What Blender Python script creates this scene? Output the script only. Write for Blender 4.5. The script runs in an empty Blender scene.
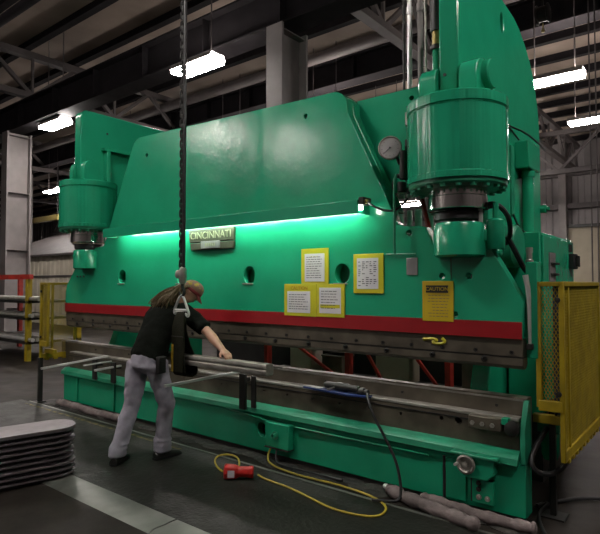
import bpy, bmesh, math, random
from mathutils import Vector, Matrix, noise
random.seed(7)
C = bpy.context.scene.collection
PI = math.pi
V = Vector

# ------------------------------------------------------------------ materials
def lin(h):
    h = h.lstrip('#')
    out = []
    for i in (0, 2, 4):
        c = int(h[i:i+2], 16) / 255
        out.append(c/12.92 if c <= .04045 else ((c+.055)/1.055)**2.4)
    return (*out, 1)

def mat(name, col, rough=.5, metal=0, var=.12, scale=6, bump=0, bscale=40, rvar=.08, col2=None, thr=None, coat=0, spec=.5):
    """painted / metal / cloth surface: base colour broken up by noise, roughness varied, optional bump"""
    m = bpy.data.materials.new(name); m.use_nodes = True
    nt = m.node_tree; b = nt.nodes['Principled BSDF']; L = nt.links
    c = lin(col) if isinstance(col, str) else (*col, 1)
    tc = nt.nodes.new('ShaderNodeTexCoord')
    nz = nt.nodes.new('ShaderNodeTexNoise'); nz.inputs['Scale'].default_value = scale; nz.inputs['Detail'].default_value = 6
    L.new(tc.outputs['Object'], nz.inputs['Vector'])
    rp = nt.nodes.new('ShaderNodeValToRGB')
    d = lin(col2) if col2 else tuple(x*(1-var*2) for x in c[:3])+(1,)
    lo, hi = thr if thr else (.35, .65)
    rp.color_ramp.elements[0].position = lo; rp.color_ramp.elements[0].color = d
    rp.color_ramp.elements[1].position = hi; rp.color_ramp.elements[1].color = c
    L.new(nz.outputs['Fac'], rp.inputs['Fac']); L.new(rp.outputs['Color'], b.inputs['Base Color'])
    mr = nt.nodes.new('ShaderNodeMapRange'); mr.inputs['To Min'].default_value = max(0.02, rough-rvar); mr.inputs['To Max'].default_value = min(1, rough+rvar)
    n2 = nt.nodes.new('ShaderNodeTexNoise'); n2.inputs['Scale'].default_value = scale*2.3; L.new(tc.outputs['Object'], n2.inputs['Vector'])
    L.new(n2.outputs['Fac'], mr.inputs['Value']); L.new(mr.outputs['Result'], b.inputs['Roughness'])
    b.inputs['Metallic'].default_value = metal
    b.inputs['Specular IOR Level'].default_value = spec
    if coat: b.inputs['Coat Weight'].default_value = coat
    if bump:
        n3 = nt.nodes.new('ShaderNodeTexNoise'); n3.inputs['Scale'].default_value = bscale; n3.inputs['Detail'].default_value = 4
        L.new(tc.outputs['Object'], n3.inputs['Vector'])
        bp = nt.nodes.new('ShaderNodeBump'); bp.inputs['Strength'].default_value = bump; bp.inputs['Distance'].default_value = .02
        L.new(n3.outputs['Fac'], bp.inputs['Height']); L.new(bp.outputs['Normal'], b.inputs['Normal'])
    return m

def emit(name, col, s):
    m = bpy.data.materials.new(name); m.use_nodes = True
    nt = m.node_tree; nt.nodes.clear()
    e = nt.nodes.new('ShaderNodeEmission'); e.inputs['Color'].default_value = lin(col); e.inputs['Strength'].default_value = s
    o = nt.nodes.new('ShaderNodeOutputMaterial'); nt.links.new(e.outputs[0], o.inputs[0])
    return m

M = {}
M['green'] = mat('green_machine_paint', (.012, .29, .150), .20, var=.05, scale=3, bump=.10, bscale=12, rvar=.06)
M['greenold'] = mat('worn_green_paint', (.013, .23, .122), .42, var=.14, scale=5, bump=.10, bscale=20)
M['green2'] = mat('ram_green_paint', (.012, .29, .150), .19, var=.06, scale=2.5, bump=.14, bscale=9)
def ribbed():
    m = mat('cylinder_green_paint', (.012, .29, .150), .20, var=.05, scale=3)
    nt = m.node_tree; L = nt.links; b = nt.nodes['Principled BSDF']; tc = nt.nodes['Texture Coordinate']
    mp = nt.nodes.new('ShaderNodeMapping'); mp.inputs['Scale'].default_value = (24, 24, .5)
    n = nt.nodes.new('ShaderNodeTexNoise'); n.inputs['Scale'].default_value = 1; n.inputs['Detail'].default_value = 1.5
    L.new(tc.outputs['Object'], mp.inputs['Vector']); L.new(mp.outputs[0], n.inputs['Vector'])
    bp = nt.nodes.new('ShaderNodeBump'); bp.inputs['Strength'].default_value = .8; bp.inputs['Distance'].default_value = .015
    L.new(n.outputs['Fac'], bp.inputs['Height']); L.new(bp.outputs[0], b.inputs['Normal'])
    return m
M['cyl'] = ribbed()
M['red'] = mat('red_stripe_paint', (.27, .006, .010), .4, var=.06)
M['steel'] = mat('dull_tool_steel', (.135, .118, .088), .42, .35, var=.22, scale=5, bump=.06)
M['steelworn'] = mat('worn_bright_steel', (.36, .35, .31), .38, .45, var=.18, scale=9)
M['chrome'] = mat('chrome_rod', (.72, .70, .68), .16, 1, var=.03, rvar=.03)
M['black'] = mat('black_rubber', (.010, .010, .011), .5, var=.1)
M['dark'] = mat('oily_dark_iron', (.020, .020, .018), .5, .3, var=.2)
M['yellow'] = mat('safety_yellow_paint', (.31, .225, .004), .5, var=.15, scale=8)
M['placard'] = mat('yellow_placard', (.50, .46, .012), .45, var=.05)
M['caution'] = mat('amber_placard', (.50, .36, .008), .45, var=.04)
M['paper'] = mat('printed_paper', (.60, .58, .60), .6, var=.04)
M['ink'] = mat('print_ink', (.10, .10, .11), .6)
M['orangeink'] = mat('orange_print', (.36, .17, .01), .6)
M['brass'] = mat('cast_nameplate', (.065, .068, .042), .45, .4, var=.12, scale=20)
M['letters'] = mat('pale_letters', (.24, .25, .15), .45, .1)
M['greyplate'] = mat('grey_data_plate', (.25, .24, .24), .45, .4)
M['blue'] = mat('blue_plastic', (.010, .030, .13), .4)
M['dial'] = mat('gauge_dial', (.42, .40, .40), .35, var=.04)
M['concrete'] = None
M['colm'] = mat('column_grey_paint', (.20, .18, .175), .6, var=.12, scale=2)
M['beam'] = mat('dark_roof_steel', (.016, .014, .016), .8, spec=.15, var=.15, scale=2)
M['truss'] = mat('grey_truss_steel', (.075, .064, .063), .65, var=.15, scale=2)
M['deck'] = mat('roof_deck', (.34, .275, .225), .75, var=.16, scale=.6)
M['wall'] = mat('grey_wall_panel', (.22, .20, .20), .75, var=.15, scale=.8)
M['cream'] = mat('cream_cladding', (.44, .40, .32), .65, var=.10, scale=1.5)
M['tan'] = mat('tan_door_paint', (.30, .26, .19), .6, var=.1, scale=1.5)
M['rackred'] = mat('red_rack_paint', (.42, .03, .02), .5, var=.2)
M['alu'] = mat('aluminium_plate', (.22, .235, .21), .42, .55, var=.22, scale=3, bump=.05)
M['galv'] = mat('stacked_pan_steel', (.19, .165, .18), .42, .4, var=.14, scale=7)
M['sock'] = mat('stained_grey_cloth', (.18, .145, .14), .9, var=.25, scale=9, bump=.5, bscale=22)
M['skin'] = mat('skin', (.46, .25, .16), .5, var=.08, scale=14)
M['jeans'] = mat('faded_lilac_denim', (.38, .37, .43), .9, spec=.2, var=.14, scale=9, bump=.35, bscale=16)
M['shirt'] = mat('dark_olive_cotton', (.006, .0075, .0055), .9, spec=.08, var=.12, scale=6, bump=.4, bscale=11)
M['hair'] = mat('brown_hair', (.09, .055, .018), .55, var=.4, scale=30, col2='4a3a12', bump=.5, bscale=60)
M['cap'] = mat('patterned_cap_cloth', (.13, .07, .045), .8, scale=17, col2='85731a', thr=(.39, .42))
M['capred'] = mat('red_cap_brim', (.15, .012, .012), .7, var=.1)
M['shoe'] = mat('black_leather_shoe', (.010, .010, .009), .45, var=.1)
M['web'] = mat('olive_webbing', (.016, .017, .009), .85, spec=.15, var=.15, scale=12, bump=.3, bscale=80)
M['webyellow'] = mat('yellow_webbing', (.42, .28, .008), .7, var=.1)
M['yelcord'] = mat('yellow_cord', (.34, .27, .02), .5, var=.05)
M['redplastic'] = mat('red_plastic', (.46, .015, .012), .35, var=.05)
M['steelwhite'] = mat('galvanised_shackle', (.62, .62, .60), .35, .6, var=.05)
M['brassfit'] = mat('brass_fitting', (.38, .30, .10), .35, .6, var=.2, scale=30)
M['tubelight'] = emit('tube_light', 'f2fff0', 44)
M['lamp'] = emit('lamp_diffuser', 'fff6f0', 85)
M['roof_fill'] = emit('added_roof_fill', 'fff2ea', 95)  # glow added on top of the fixtures to brighten the ceiling
M['roof_fill_low'] = emit('added_roof_fill_low', 'fff2ea', 20)  # weaker version of the added ceiling fill
M['mat'] = None
M['paleglow'] = None

# ------------------------------------------------------------------ mesh builder
def frame(d):
    d = V(d).normalized()
    a = V((0, 0, 1)) if abs(d.z) < .92 else V((0, 1, 0))
    s = a.cross(d).normalized(); u = d.cross(s)
    return s, u, d

class MB:
    def __init__(s): s.bm = bmesh.new(); s.mi = 0
    def _f(s, vs):
        try:
            f = s.bm.faces.new(vs); f.material_index = s.mi; f.smooth = True; return f
        except ValueError: return None
    def box(s, a, b, R=None, o=None):
        x0, x1 = sorted((a[0], b[0])); y0, y1 = sorted((a[1], b[1])); z0, z1 = sorted((a[2], b[2]))
        P = [V((x, y, z)) for x in (x0, x1) for y in (y0, y1) for z in (z0, z1)]
        if R is not None: P = [R @ p + V(o) for p in P]
        v = [s.bm.verts.new(p) for p in P]
        for q in ((0, 1, 3, 2), (4, 6, 7, 5), (0, 4, 5, 1), (2, 3, 7, 6), (0, 2, 6, 4), (1, 5, 7, 3)): s._f([v[i] for i in q])
        return s
    def bar(s, p, q, w, h=None):
        p = V(p); q = V(q); h = h or w; a, u, d = frame(q-p); L = (q-p).length
        R = Matrix((a, u, d)).transposed()
        return s.box((-w/2, -h/2, 0), (w/2, h/2, L), R, p)
    def rings(s, R, cap=True, closed=False):
        vs = [[s.bm.verts.new(p) for p in r] for r in R]
        n = len(R[0]); m = len(vs)
        for i in range(m if closed else m-1):
            A, B = vs[i], vs[(i+1) % m]
            for j in range(n): s._f((A[j], A[(j+1) % n], B[(j+1) % n], B[j]))
        if cap and not closed: s._f(vs[0][::-1]); s._f(vs[-1])
        return s
    def cyl(s, p, q, r, r2=None, n=24):
        p = V(p); q = V(q); r2 = r if r2 is None else r2; a, u, d = frame(q-p)
        ring = lambda c, k: [c + a*k*math.cos(t*2*PI/n) + u*k*math.sin(t*2*PI/n) for t in range(n)]
        return s.rings([ring(p, r), ring(q, r2)])
    def lathe(s, c, axis, prof, n=40):
        """prof: (radius, height) list along axis from c"""
        c = V(c); a, u, d = frame(axis)
        R = [[c + d*h + (a*math.cos(t*2*PI/n) + u*math.sin(t*2*PI/n))*max(r, 1e-4) for t in range(n)] for r, h in prof]
        return s.rings(R)
    def tube(s, pts, r, n=8, smooth=0, closed=False):
        P = [V(p) for p in pts]
        for _ in range(smooth):
            Q = [] if closed else [P[0]]
            k = len(P)
            for i in range(k if closed else k-1):
                a, b = P[i], P[(i+1) % k]; Q += [a.lerp(b, .25), a.lerp(b, .75)]
            if not closed: Q.append(P[-1])
            P = Q
        R = []; prev = None; k = len(P)
        for i, p in enumerate(P):
            t = (P[(i+1) % k]-P[i-1]) if closed else (P[min(i+1, k-1)]-P[max(i-1, 0)])
            t.normalize()
            if prev is None: a = frame(t)[0]
            else: a = (prev - t*prev.dot(t)).normalized()
            prev = a; u = t.cross(a)
            rr = r(i/(k-1)) if callable(r) else r
            R.append([p + (a*math.cos(j*2*PI/n)+u*math.sin(j*2*PI/n))*rr for j in range(n)])
        return s.rings(R, closed=closed)
    def prism(s, outline, lo, hi, axis='y', holes=()):
        """outline/holes are 2-D loops; extruded along axis between lo and hi"""
        def p3(p, k):
            return {'y': V((p[0], k, p[1])), 'x': V((k, p[0], p[1])), 'z': V((p[0], p[1], k))}[axis]
        loops = [outline]+list(holes)
        for k in (lo, hi):
            es = []
            for lp in loops:
                vs = [s.bm.verts.new(p3(p, k)) for p in lp]
                es += [s.bm.edges.new((vs[i], vs[(i+1) % len(vs)])) for i in range(len(vs))]
            r = bmesh.ops.triangle_fill(s.bm, edges=es, use_beauty=True, use_dissolve=True)
            for g in r['geom']:
                if isinstance(g, bmesh.types.BMFace): g.material_index = s.mi; g.smooth = True
        for lp in loops:
            A = [s.bm.verts.new(p3(p, lo)) for p in lp]; B = [s.bm.verts.new(p3(p, hi)) for p in lp]
            n = len(lp)
            for i in range(n): s._f((A[i], A[(i+1) % n], B[(i+1) % n], B[i]))
        return s
    def ball(s, c, r, n=16, m=10, sc=(1, 1, 1)):
        c = V(c); R = []
        for i in range(m+1):
            t = PI*i/m; rr = max(math.sin(t), 1e-3)
            R.append([c + V((rr*math.cos(j*2*PI/n)*r*sc[0], rr*math.sin(j*2*PI/n)*r*sc[1], -math.cos(t)*r*sc[2])) for j in range(n)])
        return s.rings(R)
    def build(s, name, m, parent=None, bevel=0, sharp=38, loc=None):
        bm = s.bm
        bmesh.ops.remove_doubles(bm, verts=bm.verts, dist=1e-5)
        bmesh.ops.recalc_face_normals(bm, faces=bm.faces)
        for e in bm.edges:
            if len(e.link_faces) == 2 and e.calc_face_angle(0) > math.radians(sharp): e.smooth = False
        if parent is not None: org = ORG[parent.name]
        elif loc is not None: org = V(loc)
        else:
            xs = [v.co for v in bm.verts]
            org = V(((min(p.x for p in xs)+max(p.x for p in xs))/2, (min(p.y for p in xs)+max(p.y for p in xs))/2, min(p.z for p in xs)))
        bmesh.ops.translate(bm, verts=bm.verts, vec=-org)
        me = bpy.data.meshes.new(name); bm.to_mesh(me); bm.free()
        o = bpy.data.objects.new(name, me); C.objects.link(o)
        for x in (m if isinstance(m, (list, tuple)) else [m]): me.materials.append(x)
        if parent is not None: o.parent = parent
        else: o.location = org
        ORG[o.name] = org
        if bevel:
            b = o.modifiers.new('bevel', 'BEVEL'); b.width = bevel; b.segments = 2; b.limit_method = 'ANGLE'; b.angle_limit = math.radians(40)
        return o
ORG = {}

def tag(o, label=None, cat=None, group=None, kind=None):
    if label: o['label'] = label
    if cat: o['category'] = cat
    if group: o['group'] = group
    if kind: o['kind'] = kind
    return o
def thing(name, label, cat, loc, group=None):
    o = bpy.data.objects.new(name, None); C.objects.link(o); o.location = loc; o.empty_display_size = .1
    ORG[o.name] = V(loc)
    return tag(o, label, cat, group)
def struct(mb, name, m, **k):
    return tag(mb.build(name, m, **k), kind='structure')
def copy_tree(o, parent=None):
    c = o.copy(); C.objects.link(c)
    if parent: c.parent = parent
    for ch in list(o.children): copy_tree(ch, c)
    return c
def circle(cx, cz, r, n=16, r2=None):
    r2 = r2 or r
    return [(cx+r*math.cos(i*2*PI/n), cz+r2*math.sin(i*2*PI/n)) for i in range(n)]
def text(txt, size, loc, rot, m, name, parent, depth=.002, align='CENTER', sx=1):
    cu = bpy.data.curves.new(name, 'FONT'); cu.body = txt; cu.size = size; cu.extrude = depth; cu.align_x = align; cu.align_y = 'CENTER'
    t = bpy.data.objects.new(name+'_c', cu); C.objects.link(t)
    dg = bpy.context.evaluated_depsgraph_get(); me = bpy.data.meshes.new_from_object(t.evaluated_get(dg))
    bpy.data.objects.remove(t); bpy.data.curves.remove(cu)
    me.name = name
    me.transform(Matrix.Translation(V(loc)-ORG[parent.name]) @ rot @ Matrix.Diagonal((sx, 1, 1, 1)))
    o = bpy.data.objects.new(name, me); C.objects.link(o); me.materials.clear(); me.materials.append(m); o.parent = parent
    ORG[o.name] = ORG[parent.name]
    return o
FRONT = Matrix.Rotation(PI/2, 4, 'X')           # lettering upright on a wall facing -Y

# ------------------------------------------------------------------ floor & shell
def floor_mat():
    m = mat('sealed_concrete', (.026, .021, .0165), .62, spec=.18, var=.2, scale=.9, bump=.12, bscale=9, rvar=.14)
    nt = m.node_tree; b = nt.nodes['Principled BSDF']; L = nt.links
    tc = nt.nodes['Texture Coordinate']
    n = nt.nodes.new('ShaderNodeTexNoise'); n.inputs['Scale'].default_value = 3.5; n.inputs['Detail'].default_value = 9; n.inputs['Roughness'].default_value = .7
    L.new(tc.outputs['Object'], n.inputs['Vector'])
    r = nt.nodes.new('ShaderNodeValToRGB'); r.color_ramp.elements[0].position = .36; r.color_ramp.elements[0].color = (.42, .42, .42, 1); r.color_ramp.elements[1].position = .62
    L.new(n.outputs['Fac'], r.inputs['Fac'])
    mx = nt.nodes.new('ShaderNodeMixRGB'); mx.blend_type = 'MULTIPLY'; mx.inputs[0].default_value = 1
    src = b.inputs['Base Color'].links[0].from_socket
    L.new(src, mx.inputs[1]); L.new(r.outputs[0], mx.inputs[2]); L.new(mx.outputs[0], b.inputs['Base Color'])
    return m
M['concrete'] = floor_mat()
M['mat'] = mat('dark_walkway_rubber', (.0105, .0115, .0082), .5, spec=.3, var=.25, scale=2.2, bump=.25, bscale=30, rvar=.14)
M['grime'] = mat('oil_soaked_grime', (.030, .027, .022), .7, var=.4, scale=6, bump=.7, bscale=18)
M['linepaint'] = mat('worn_yellow_line', (.16, .13, .02), .6, scale=14, col2='2c2a1c', thr=(.45, .6))

X0, X1, Y0, Y1, ZR = -60, 12, -12, 26, 8.9
struct(MB().box((X0, Y0, -.2), (X1, Y1, 0)), 'floor', M['concrete'])
struct(MB().box((X0, Y0, ZR), (X1, Y1, ZR+.15)), 'ceiling', M['deck'])
def corr(x0, x1, y, z0, z1, pitch, amp, axis='x'):
    mb = MB(); pts = []
    n = int((x1-x0)/pitch)
    for i in range(n):
        x = x0+i*pitch
        pts += [(x, y), (x+pitch*.4, y), (x+pitch*.5, y-amp), (x+pitch*.9, y-amp)]
    pts.append((x1, y))
    pts += [(x1, y+.1), (x0, y+.1)]
    if axis == 'y': pts = [(b, a) for a, b in pts]
    return mb.prism(pts, z0, z1, 'z')
struct(corr(X0, X1, Y1, 0, ZR, .6, .06), 'wall_back', M['wall'])
struct(MB().box((X0-.2, Y0, 0), (X0, Y1, ZR)), 'wall_left', M['wall'])
struct(MB().box((X1, Y0, 0), (X1+.2, Y1, ZR)), 'wall_right', M['wall'])
struct(MB().box((X0, Y0-.2, 0), (X1, Y0, ZR)), 'wall_front', M['wall'])

# purlins running with the machine, one object each
for i in range(22):
    y = -7.2+i*1.55
    mb = MB().box((X0, y-.03, ZR-.22), (X1, y+.03, ZR)).box((X0, y-.10, ZR-.25), (X1, y+.10, ZR-.22))
    struct(mb, 'ceiling_beam', M['beam'])
# roof trusses across, with lattice
def truss(x, y0, y1, zb, zt):
    mb = MB(); w = .12
    mb.box((x-w, y0, zb-.08), (x+w, y1, zb+.08)); mb.box((x-w, y0, zt-.09), (x+w, y1, zt+.09))
    n = int((y1-y0)/1.35); k = (y1-y0)/n
    for i in range(n):
        a, b = (zb, zt) if i % 2 == 0 else (zt, zb)
        mb.bar((x, y0+i*k, a), (x, y0+(i+1)*k, b), .11)
        if i % 2 == 0: mb.bar((x, y0+i*k, zb), (x, y0+i*k, zt), .07)
    return struct(mb, 'roof_truss', M['truss'])
for x in (-1.72, -12.0, -22.0, -32): truss(x, -10, 25.5, 7.15, 8.35)
def trussx(y, x0, x1, zb, zt):
    mb = MB(); w = .10
    mb.box((x0, y-w, zb-.09), (x1, y+w, zb+.09)); mb.box((x0, y-w, zt-.08), (x1, y+w, zt+.08))
    n = int((x1-x0)/1.5); k = (x1-x0)/n
    for i in range(n):
        a, b = (zb, zt) if i % 2 == 0 else (zt, zb)
        mb.bar((x0+i*k, y, a), (x0+(i+1)*k, y, b), .10)
    return struct(mb, 'roof_truss', M['truss'])
trussx(18.5, -40, 11, 5.9, 7.4)
# crane girders carried by the column rows
def girder(y, zb, zt, x0=-50, x1=11):
    mb = MB().box((x0, y-.04, zb), (x1, y+.04, zt)).box((x0, y-.24, zb-.04), (x1, y+.24, zb)).box((x0, y-.22, zt), (x1, y+.22, zt+.04))
    x = x0
    while x < x1:
        mb.box((x, y-.2, zb), (x+.02, y+.2, zt)); x += 2.0
    return struct(mb, 'crane_girder', M['beam'])
girder(3.45, 6.15, 6.85)
girder(8.9, 7.3, 7.95)
struct(MB().cyl((-40, 8.35, 8.0), (11, 8.35, 8.0), .16, n=16), 'ceiling_duct', M['truss'])
struct(MB().cyl((-40, 1.2, 7.3), (11, 1.2, 7.3), .10, n=12), 'ceiling_duct', M['beam'])
struct(MB().cyl((-40, 0.75, 7.55), (11, 0.75, 7.55), .05, n=12), 'ceiling_duct', M['truss'])
struct(MB().box((-40, -1.3, 7.5), (11, -1.0, 7.9)), 'crane_rail', M['beam'])
# building columns: H section, front flange, web, back flange, base plate
def column(x, y, h, w=.36, d=.72):
    mb = MB().box((x-w/2, y, 0), (x+w/2, y+.05, h)).box((x-w/2, y+d-.05, 0), (x+w/2, y+d, h)).box((x-.02, y+.05, 0), (x+.02, y+d-.05, h))
    mb.box((x-.35, y-.12, 0), (x+.35, y+d+.12, .03))
    z = .9
    while z < h:
        mb.box((x+.02, y+.05, z), (x+w/2-.02, y+d-.05, z+.015)); z += 1.7
    return struct(mb, 'column', M['colm'])
for x in (-2.02, -12.6, -22.1, -32, 8): column(x, 3.15, 6.1)
for x in (-14.15, -24.2, -34.2, 6.2): column(x, 8.6, 7.26)
# low cream booth at the far left
booth = thing('storage_booth', 'low cream corrugated booth with grey sloping roof beyond the left columns', 'booth', (-17.5, 9, 0))
corr(-23, -12.5, 7, 0, 1.9, .35, .04).build('wall_cladding', M['cream'], booth)
corr(-23, -12.5, 7.02, 1.93, 2.75, .35, .04).build('upper_cladding', M['cream'], booth)
MB().box((-23, 6.93, 1.88), (-12.5, 6.99, 1.95)).build('trim_rail', M['truss'], booth)
MB().prism([(6.8, 2.72), (6.8, 2.80), (10.5, 4.3), (10.5, 4.2)], -23.2, -12.3, 'x').build('roof', M['truss'], booth)
MB().box((-23, 10.4, 0), (-12.5, 10.5, 4.2)).build('back_wall', M['wall'], booth)
# tan sliding door and girts on the back wall (right)
door = struct(MB().box((-2.45, 25.7, 0), (3.4, 25.86, 4.4)), 'door_1', M['tan'])
for x in (-2.45, -.95, .7, 2.2): MB().box((x, 25.6, 0), (x+.09, 25.7, 4.4)).build('door_stile', M['tan'], door)
MB().box((-2.55, 25.55, 4.4), (3.5, 25.7, 4.55)).build('door_track', M['dark'], door)
struct(MB().box((-30, 25.5, 5.35), (11, 25.8, 5.6)), 'trim_1', M['truss'])
struct(MB().box((-30, 25.5, 7.0), (11, 25.8, 7.25)), 'trim_2', M['truss'])
for x in (-2.6, -9, 3.8): struct(MB().box((x, 25.3, 0), (x+.35, 25.75, ZR)), 'column', M['colm'])

# ------------------------------------------------------------------ ceiling lights
def light(x, y, z, label, group=None, L=1.15, w=.42):
    t = thing('ceiling_light', label, 'ceiling light', (x, y, z), group)
    mb = MB(); prof = [(-w/2, .0), (-w/2+.05, .11), (w/2-.05, .11), (w/2, .0), (w/2-.01, .0), (w/2-.06, .09), (-w/2+.06, .09), (-w/2+.01, .0)]
    mb.prism([(y+a, z+b) for a, b in prof], x-L/2, x+L/2, 'x'); mb.build('housing', M['colm'], t)
    MB().box((x-L/2+.02, y-w/2+.02, z-.06), (x+L/2-.02, y+w/2-.02, z+.03)).build('diffuser', M['lamp'], t, bevel=.01)
    MB().box((x-L/2+.05, y-.10, z+.112), (x+L/2-.05, y+.10, z+.125)).build('added_fill_strip', M['roof_fill' if x > -5 and y > 5 else 'roof_fill_low'], t)  # added emissive strip that brightens the roof deck
    for s in (-1, 1): MB().cyl((x+s*L*.35, y, z+.1), (x+s*L*.35, y, ZR-.45), .012, n=6).build('hanger_rod', M['truss'], t)
    return t
light(-3.80, 2.95, 5.75, 'bright long ceiling light just right of the hanging chain, above the press')
light(-10.4, 3.55, 6.0, 'bright ceiling light left of the press, over its far end')
light(1.2, 8.6, 6.0, 'upper of the two bright ceiling lights right of the machine')
light(1.25, 12.3, 6.0, 'lower of the two bright ceiling lights right of the machine, nearer the back wall')
light(-20.9, 8.8, 6.0, 'small distant ceiling light beside the left column, above the booth roof')
light(-36, 15.8, 4.65, 'faintest, farthest ceiling light low beside the left column')
light(-6.4, 16.5, 4.9, 'distant ceiling light glimpsed under the right cylinder')
off = 'unseen ceiling light added to light the press and hall, outside the picture'  # added to light press and walls; two sit where ram highlights place them
for x, y in ((-.4, -2.4), (-6.6, -2.4), (5.6, -2.6), (-7.6, -6.9), (-6.6, -9.2), (5.5, 1.4), (3.2, 21), (-16.5, 3.5)):
    light(x, y, 6.0, off, 'added ceiling lights outside the picture')

for x, y in ((-14.8, 8.6), (-8.7, 8.6), (-4.9, 8.6), (-10, 12.3), (-16, 12.3), (-5, 12.3), (-2.4, 16.5), (-4, 21)):  # added out of sight to brighten the ceiling and back wall
    light(x, y, 6.0, 'unseen ceiling light added behind the press to light the hall', 'added ceiling lights hidden behind the press')

# ------------------------------------------------------------------ PRESS BRAKE
P = thing('press_brake', 'huge green hydraulic press brake with a red stripe across its ram', 'press brake', (0, .4, 0))
G, GO = M['green'], M['greenold']
# --- bed
mb = MB()
holes = [circle(.61, .235, .062, 20, .066)]
mb.prism([(-3.04, .04), (2.985, .04), (2.985, .40), (-3.04, .40)], 0, .08, 'y', holes)
mb.box((-3.04, .08, .04), (2.985, .14, .40))
mb.box((-2.62, .14, .05), (2.62, .40, .40))
bed = mb.build('bed', G, P, bevel=.006)
MB().box((-3.0, .012, 0), (2.96, .13, .045)).build('bed_sole', M['dark'], P)
MB().prism([(-.045, .385), (-.035, .43), (.01, .465), (.2, .475), (.2, .40), (0, .395)], -3.05, 2.945, 'x').build('bed_flange', GO, P, bevel=.005)
for x0, x1 in ((2.95, 2.985),): MB().prism([(0, .38), (.0, .62), (.09, .80), (.14, .80), (.14, .38)], x0, x1, 'x').build('end_plate', GO, P, bevel=.004)
# raised covers and seams on the bed front
for x0, x1 in ((2.43, 2.58),): MB().box((x0, -.012, .06), (x1, .002, .345)).build('bed_cover', G, P, bevel=.004)
MB().box((2.405, -.006, .05), (2.425, .002, .35)).build('bed_seam', M['black'], P)
MB().box((-2.70, -.02, .05), (-2.66, .002, .39)).build('bed_rib', G, P, bevel=.005)
MB().box((-1.85, -.02, .05), (-1.81, .002, .39)).build('bed_rib', G, P, bevel=.005)
# conduit rib that sweeps down to the junction box
MB().tube([(.15, -.02, .37), (.45, -.025, .36), (.62, -.03, .345), (.75, -.035, .335)], .010, smooth=2).build('conduit', G, P)
MB().tube([(1.03, -.035, .335), (1.5, -.02, .33), (2.3, -.02, .335)], .008, smooth=2).build('conduit', G, P)
jb = MB().box((.715, -.075, .125), (1.0, 0, .345)).build('junction_box', G, P, bevel=.008)
MB().lathe((.845, -.075, .24), (0, -1, 0), [(.035, 0), (.035, .012), (.022, .012), (.022, .045), (.014, .045), (.014, .03)], 20).build('cable_gland', GO, jb)
MB().box((.72, -.09, .118), (1.0, 0, .126)).build('box_lip', M['dark'], jb)
# valve block + handwheel + button station near the right end
vb = MB().prism([(2.555, .405), (2.80, .405), (2.80, .30), (2.75, .255), (2.60, .255), (2.555, .29)], -.075, 0).build('valve_block', G, P, bevel=.008)
MB().prism([(2.50, .405), (2.83, .405), (2.83, .425), (2.50, .425)], -.10, 0).build('valve_shelf', GO, P, bevel=.006)
hw = MB().lathe((2.612, -.075, .350), (0, -1, 0), [(.056, 0), (.066, .012), (.066, .026), (.055, .032), (.046, .026), (.041, .012), (.018, .010), (.018, .04), (.001, .042)], 28).build('handwheel', M['steelworn'], vb)
MB().cyl((2.555, -.09, .350), (2.555, -.145, .350), .010, n=10).build('handwheel_knob', M['steelwhite'], hw)
bs = MB().box((2.635, -.045, .085), (2.785, 0, .25)).build('button_station', G, P, bevel=.006)
MB().box((2.615, -.012, .075), (2.634, .0, .29)).build('panel_gap', M['black'], P)
for x, z, m in ((2.685, .225, 'dark'), (2.685, .185, 'dark'), (2.685, .130, 'steelworn'), (2.745, .130, 'steelworn')):
    MB().lathe((x, -.045, z), (0, -1, 0), [(.018, 0), (.018, .008), (.012, .008), (.012, .02), (.001, .022)], 16).build('push_button', M[m], bs)
# --- bolster, die rails
mb = MB().prism([(-3.0, .465), (2.93, .465), (2.93, .60), (2.93, .675), (-3.0, .675)], .06, .15, 'y', [circle(2.37+.0, .60, .016, 14), circle(2.50, .605, .028, 16), circle(2.60, .607, .024, 16)] + [circle(-2.9+i*.29, .585, .012, 10) for i in range(18)])
mb.build('bolster', M['steel'], P, bevel=.004)
MB().box((-3.0, .052, .625), (2.60, .0595, .632)).build('bolster_slot', M['black'], P)
MB().box((-3.0, .055, .660), (2.93, .15, .682)).build('bolster_edge', M['steelworn'], P, bevel=.004)
mb = MB().prism([(.15, .46), (.15, .79), (.165, .805), (.255, .805), (.27, .79), (.27, .46)], -3.40, 2.955, 'x').build('die_rail', M['steel'], P, bevel=.003)
MB().box((-3.40, .147, .783), (2.955, .152, .795)).build('die_edge', M['steelworn'], P)
for i in range(8): MB().cyl((-2.5+i*.75, .14, .735), (-2.5+i*.75, .152, .735), .011, n=10).build('die_bolt', M['dark'], P)
# end stop clamp
ec = MB().box((2.60, -.01, .585), (2.83, .055, .675)).build('end_clamp', M['steel'], P, bevel=.006)
for x in (2.63, 2.70, 2.77): MB().cyl((x, -.01, .625), (x, -.022, .625), .016, n=6).build('clamp_bolt', M['steelworn'], ec)
MB().box((2.83, -.01, .64), (2.875, .05, .685)).build('clamp_tab', G, ec, bevel=.004)
MB().lathe((2.90, .02, .62), (0, -1, 0), [(.05, 0), (.055, .01), (.05, .03), (.02, .04), (.001, .04)], 20).build('clamp_knob', M['dark'], ec)
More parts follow.
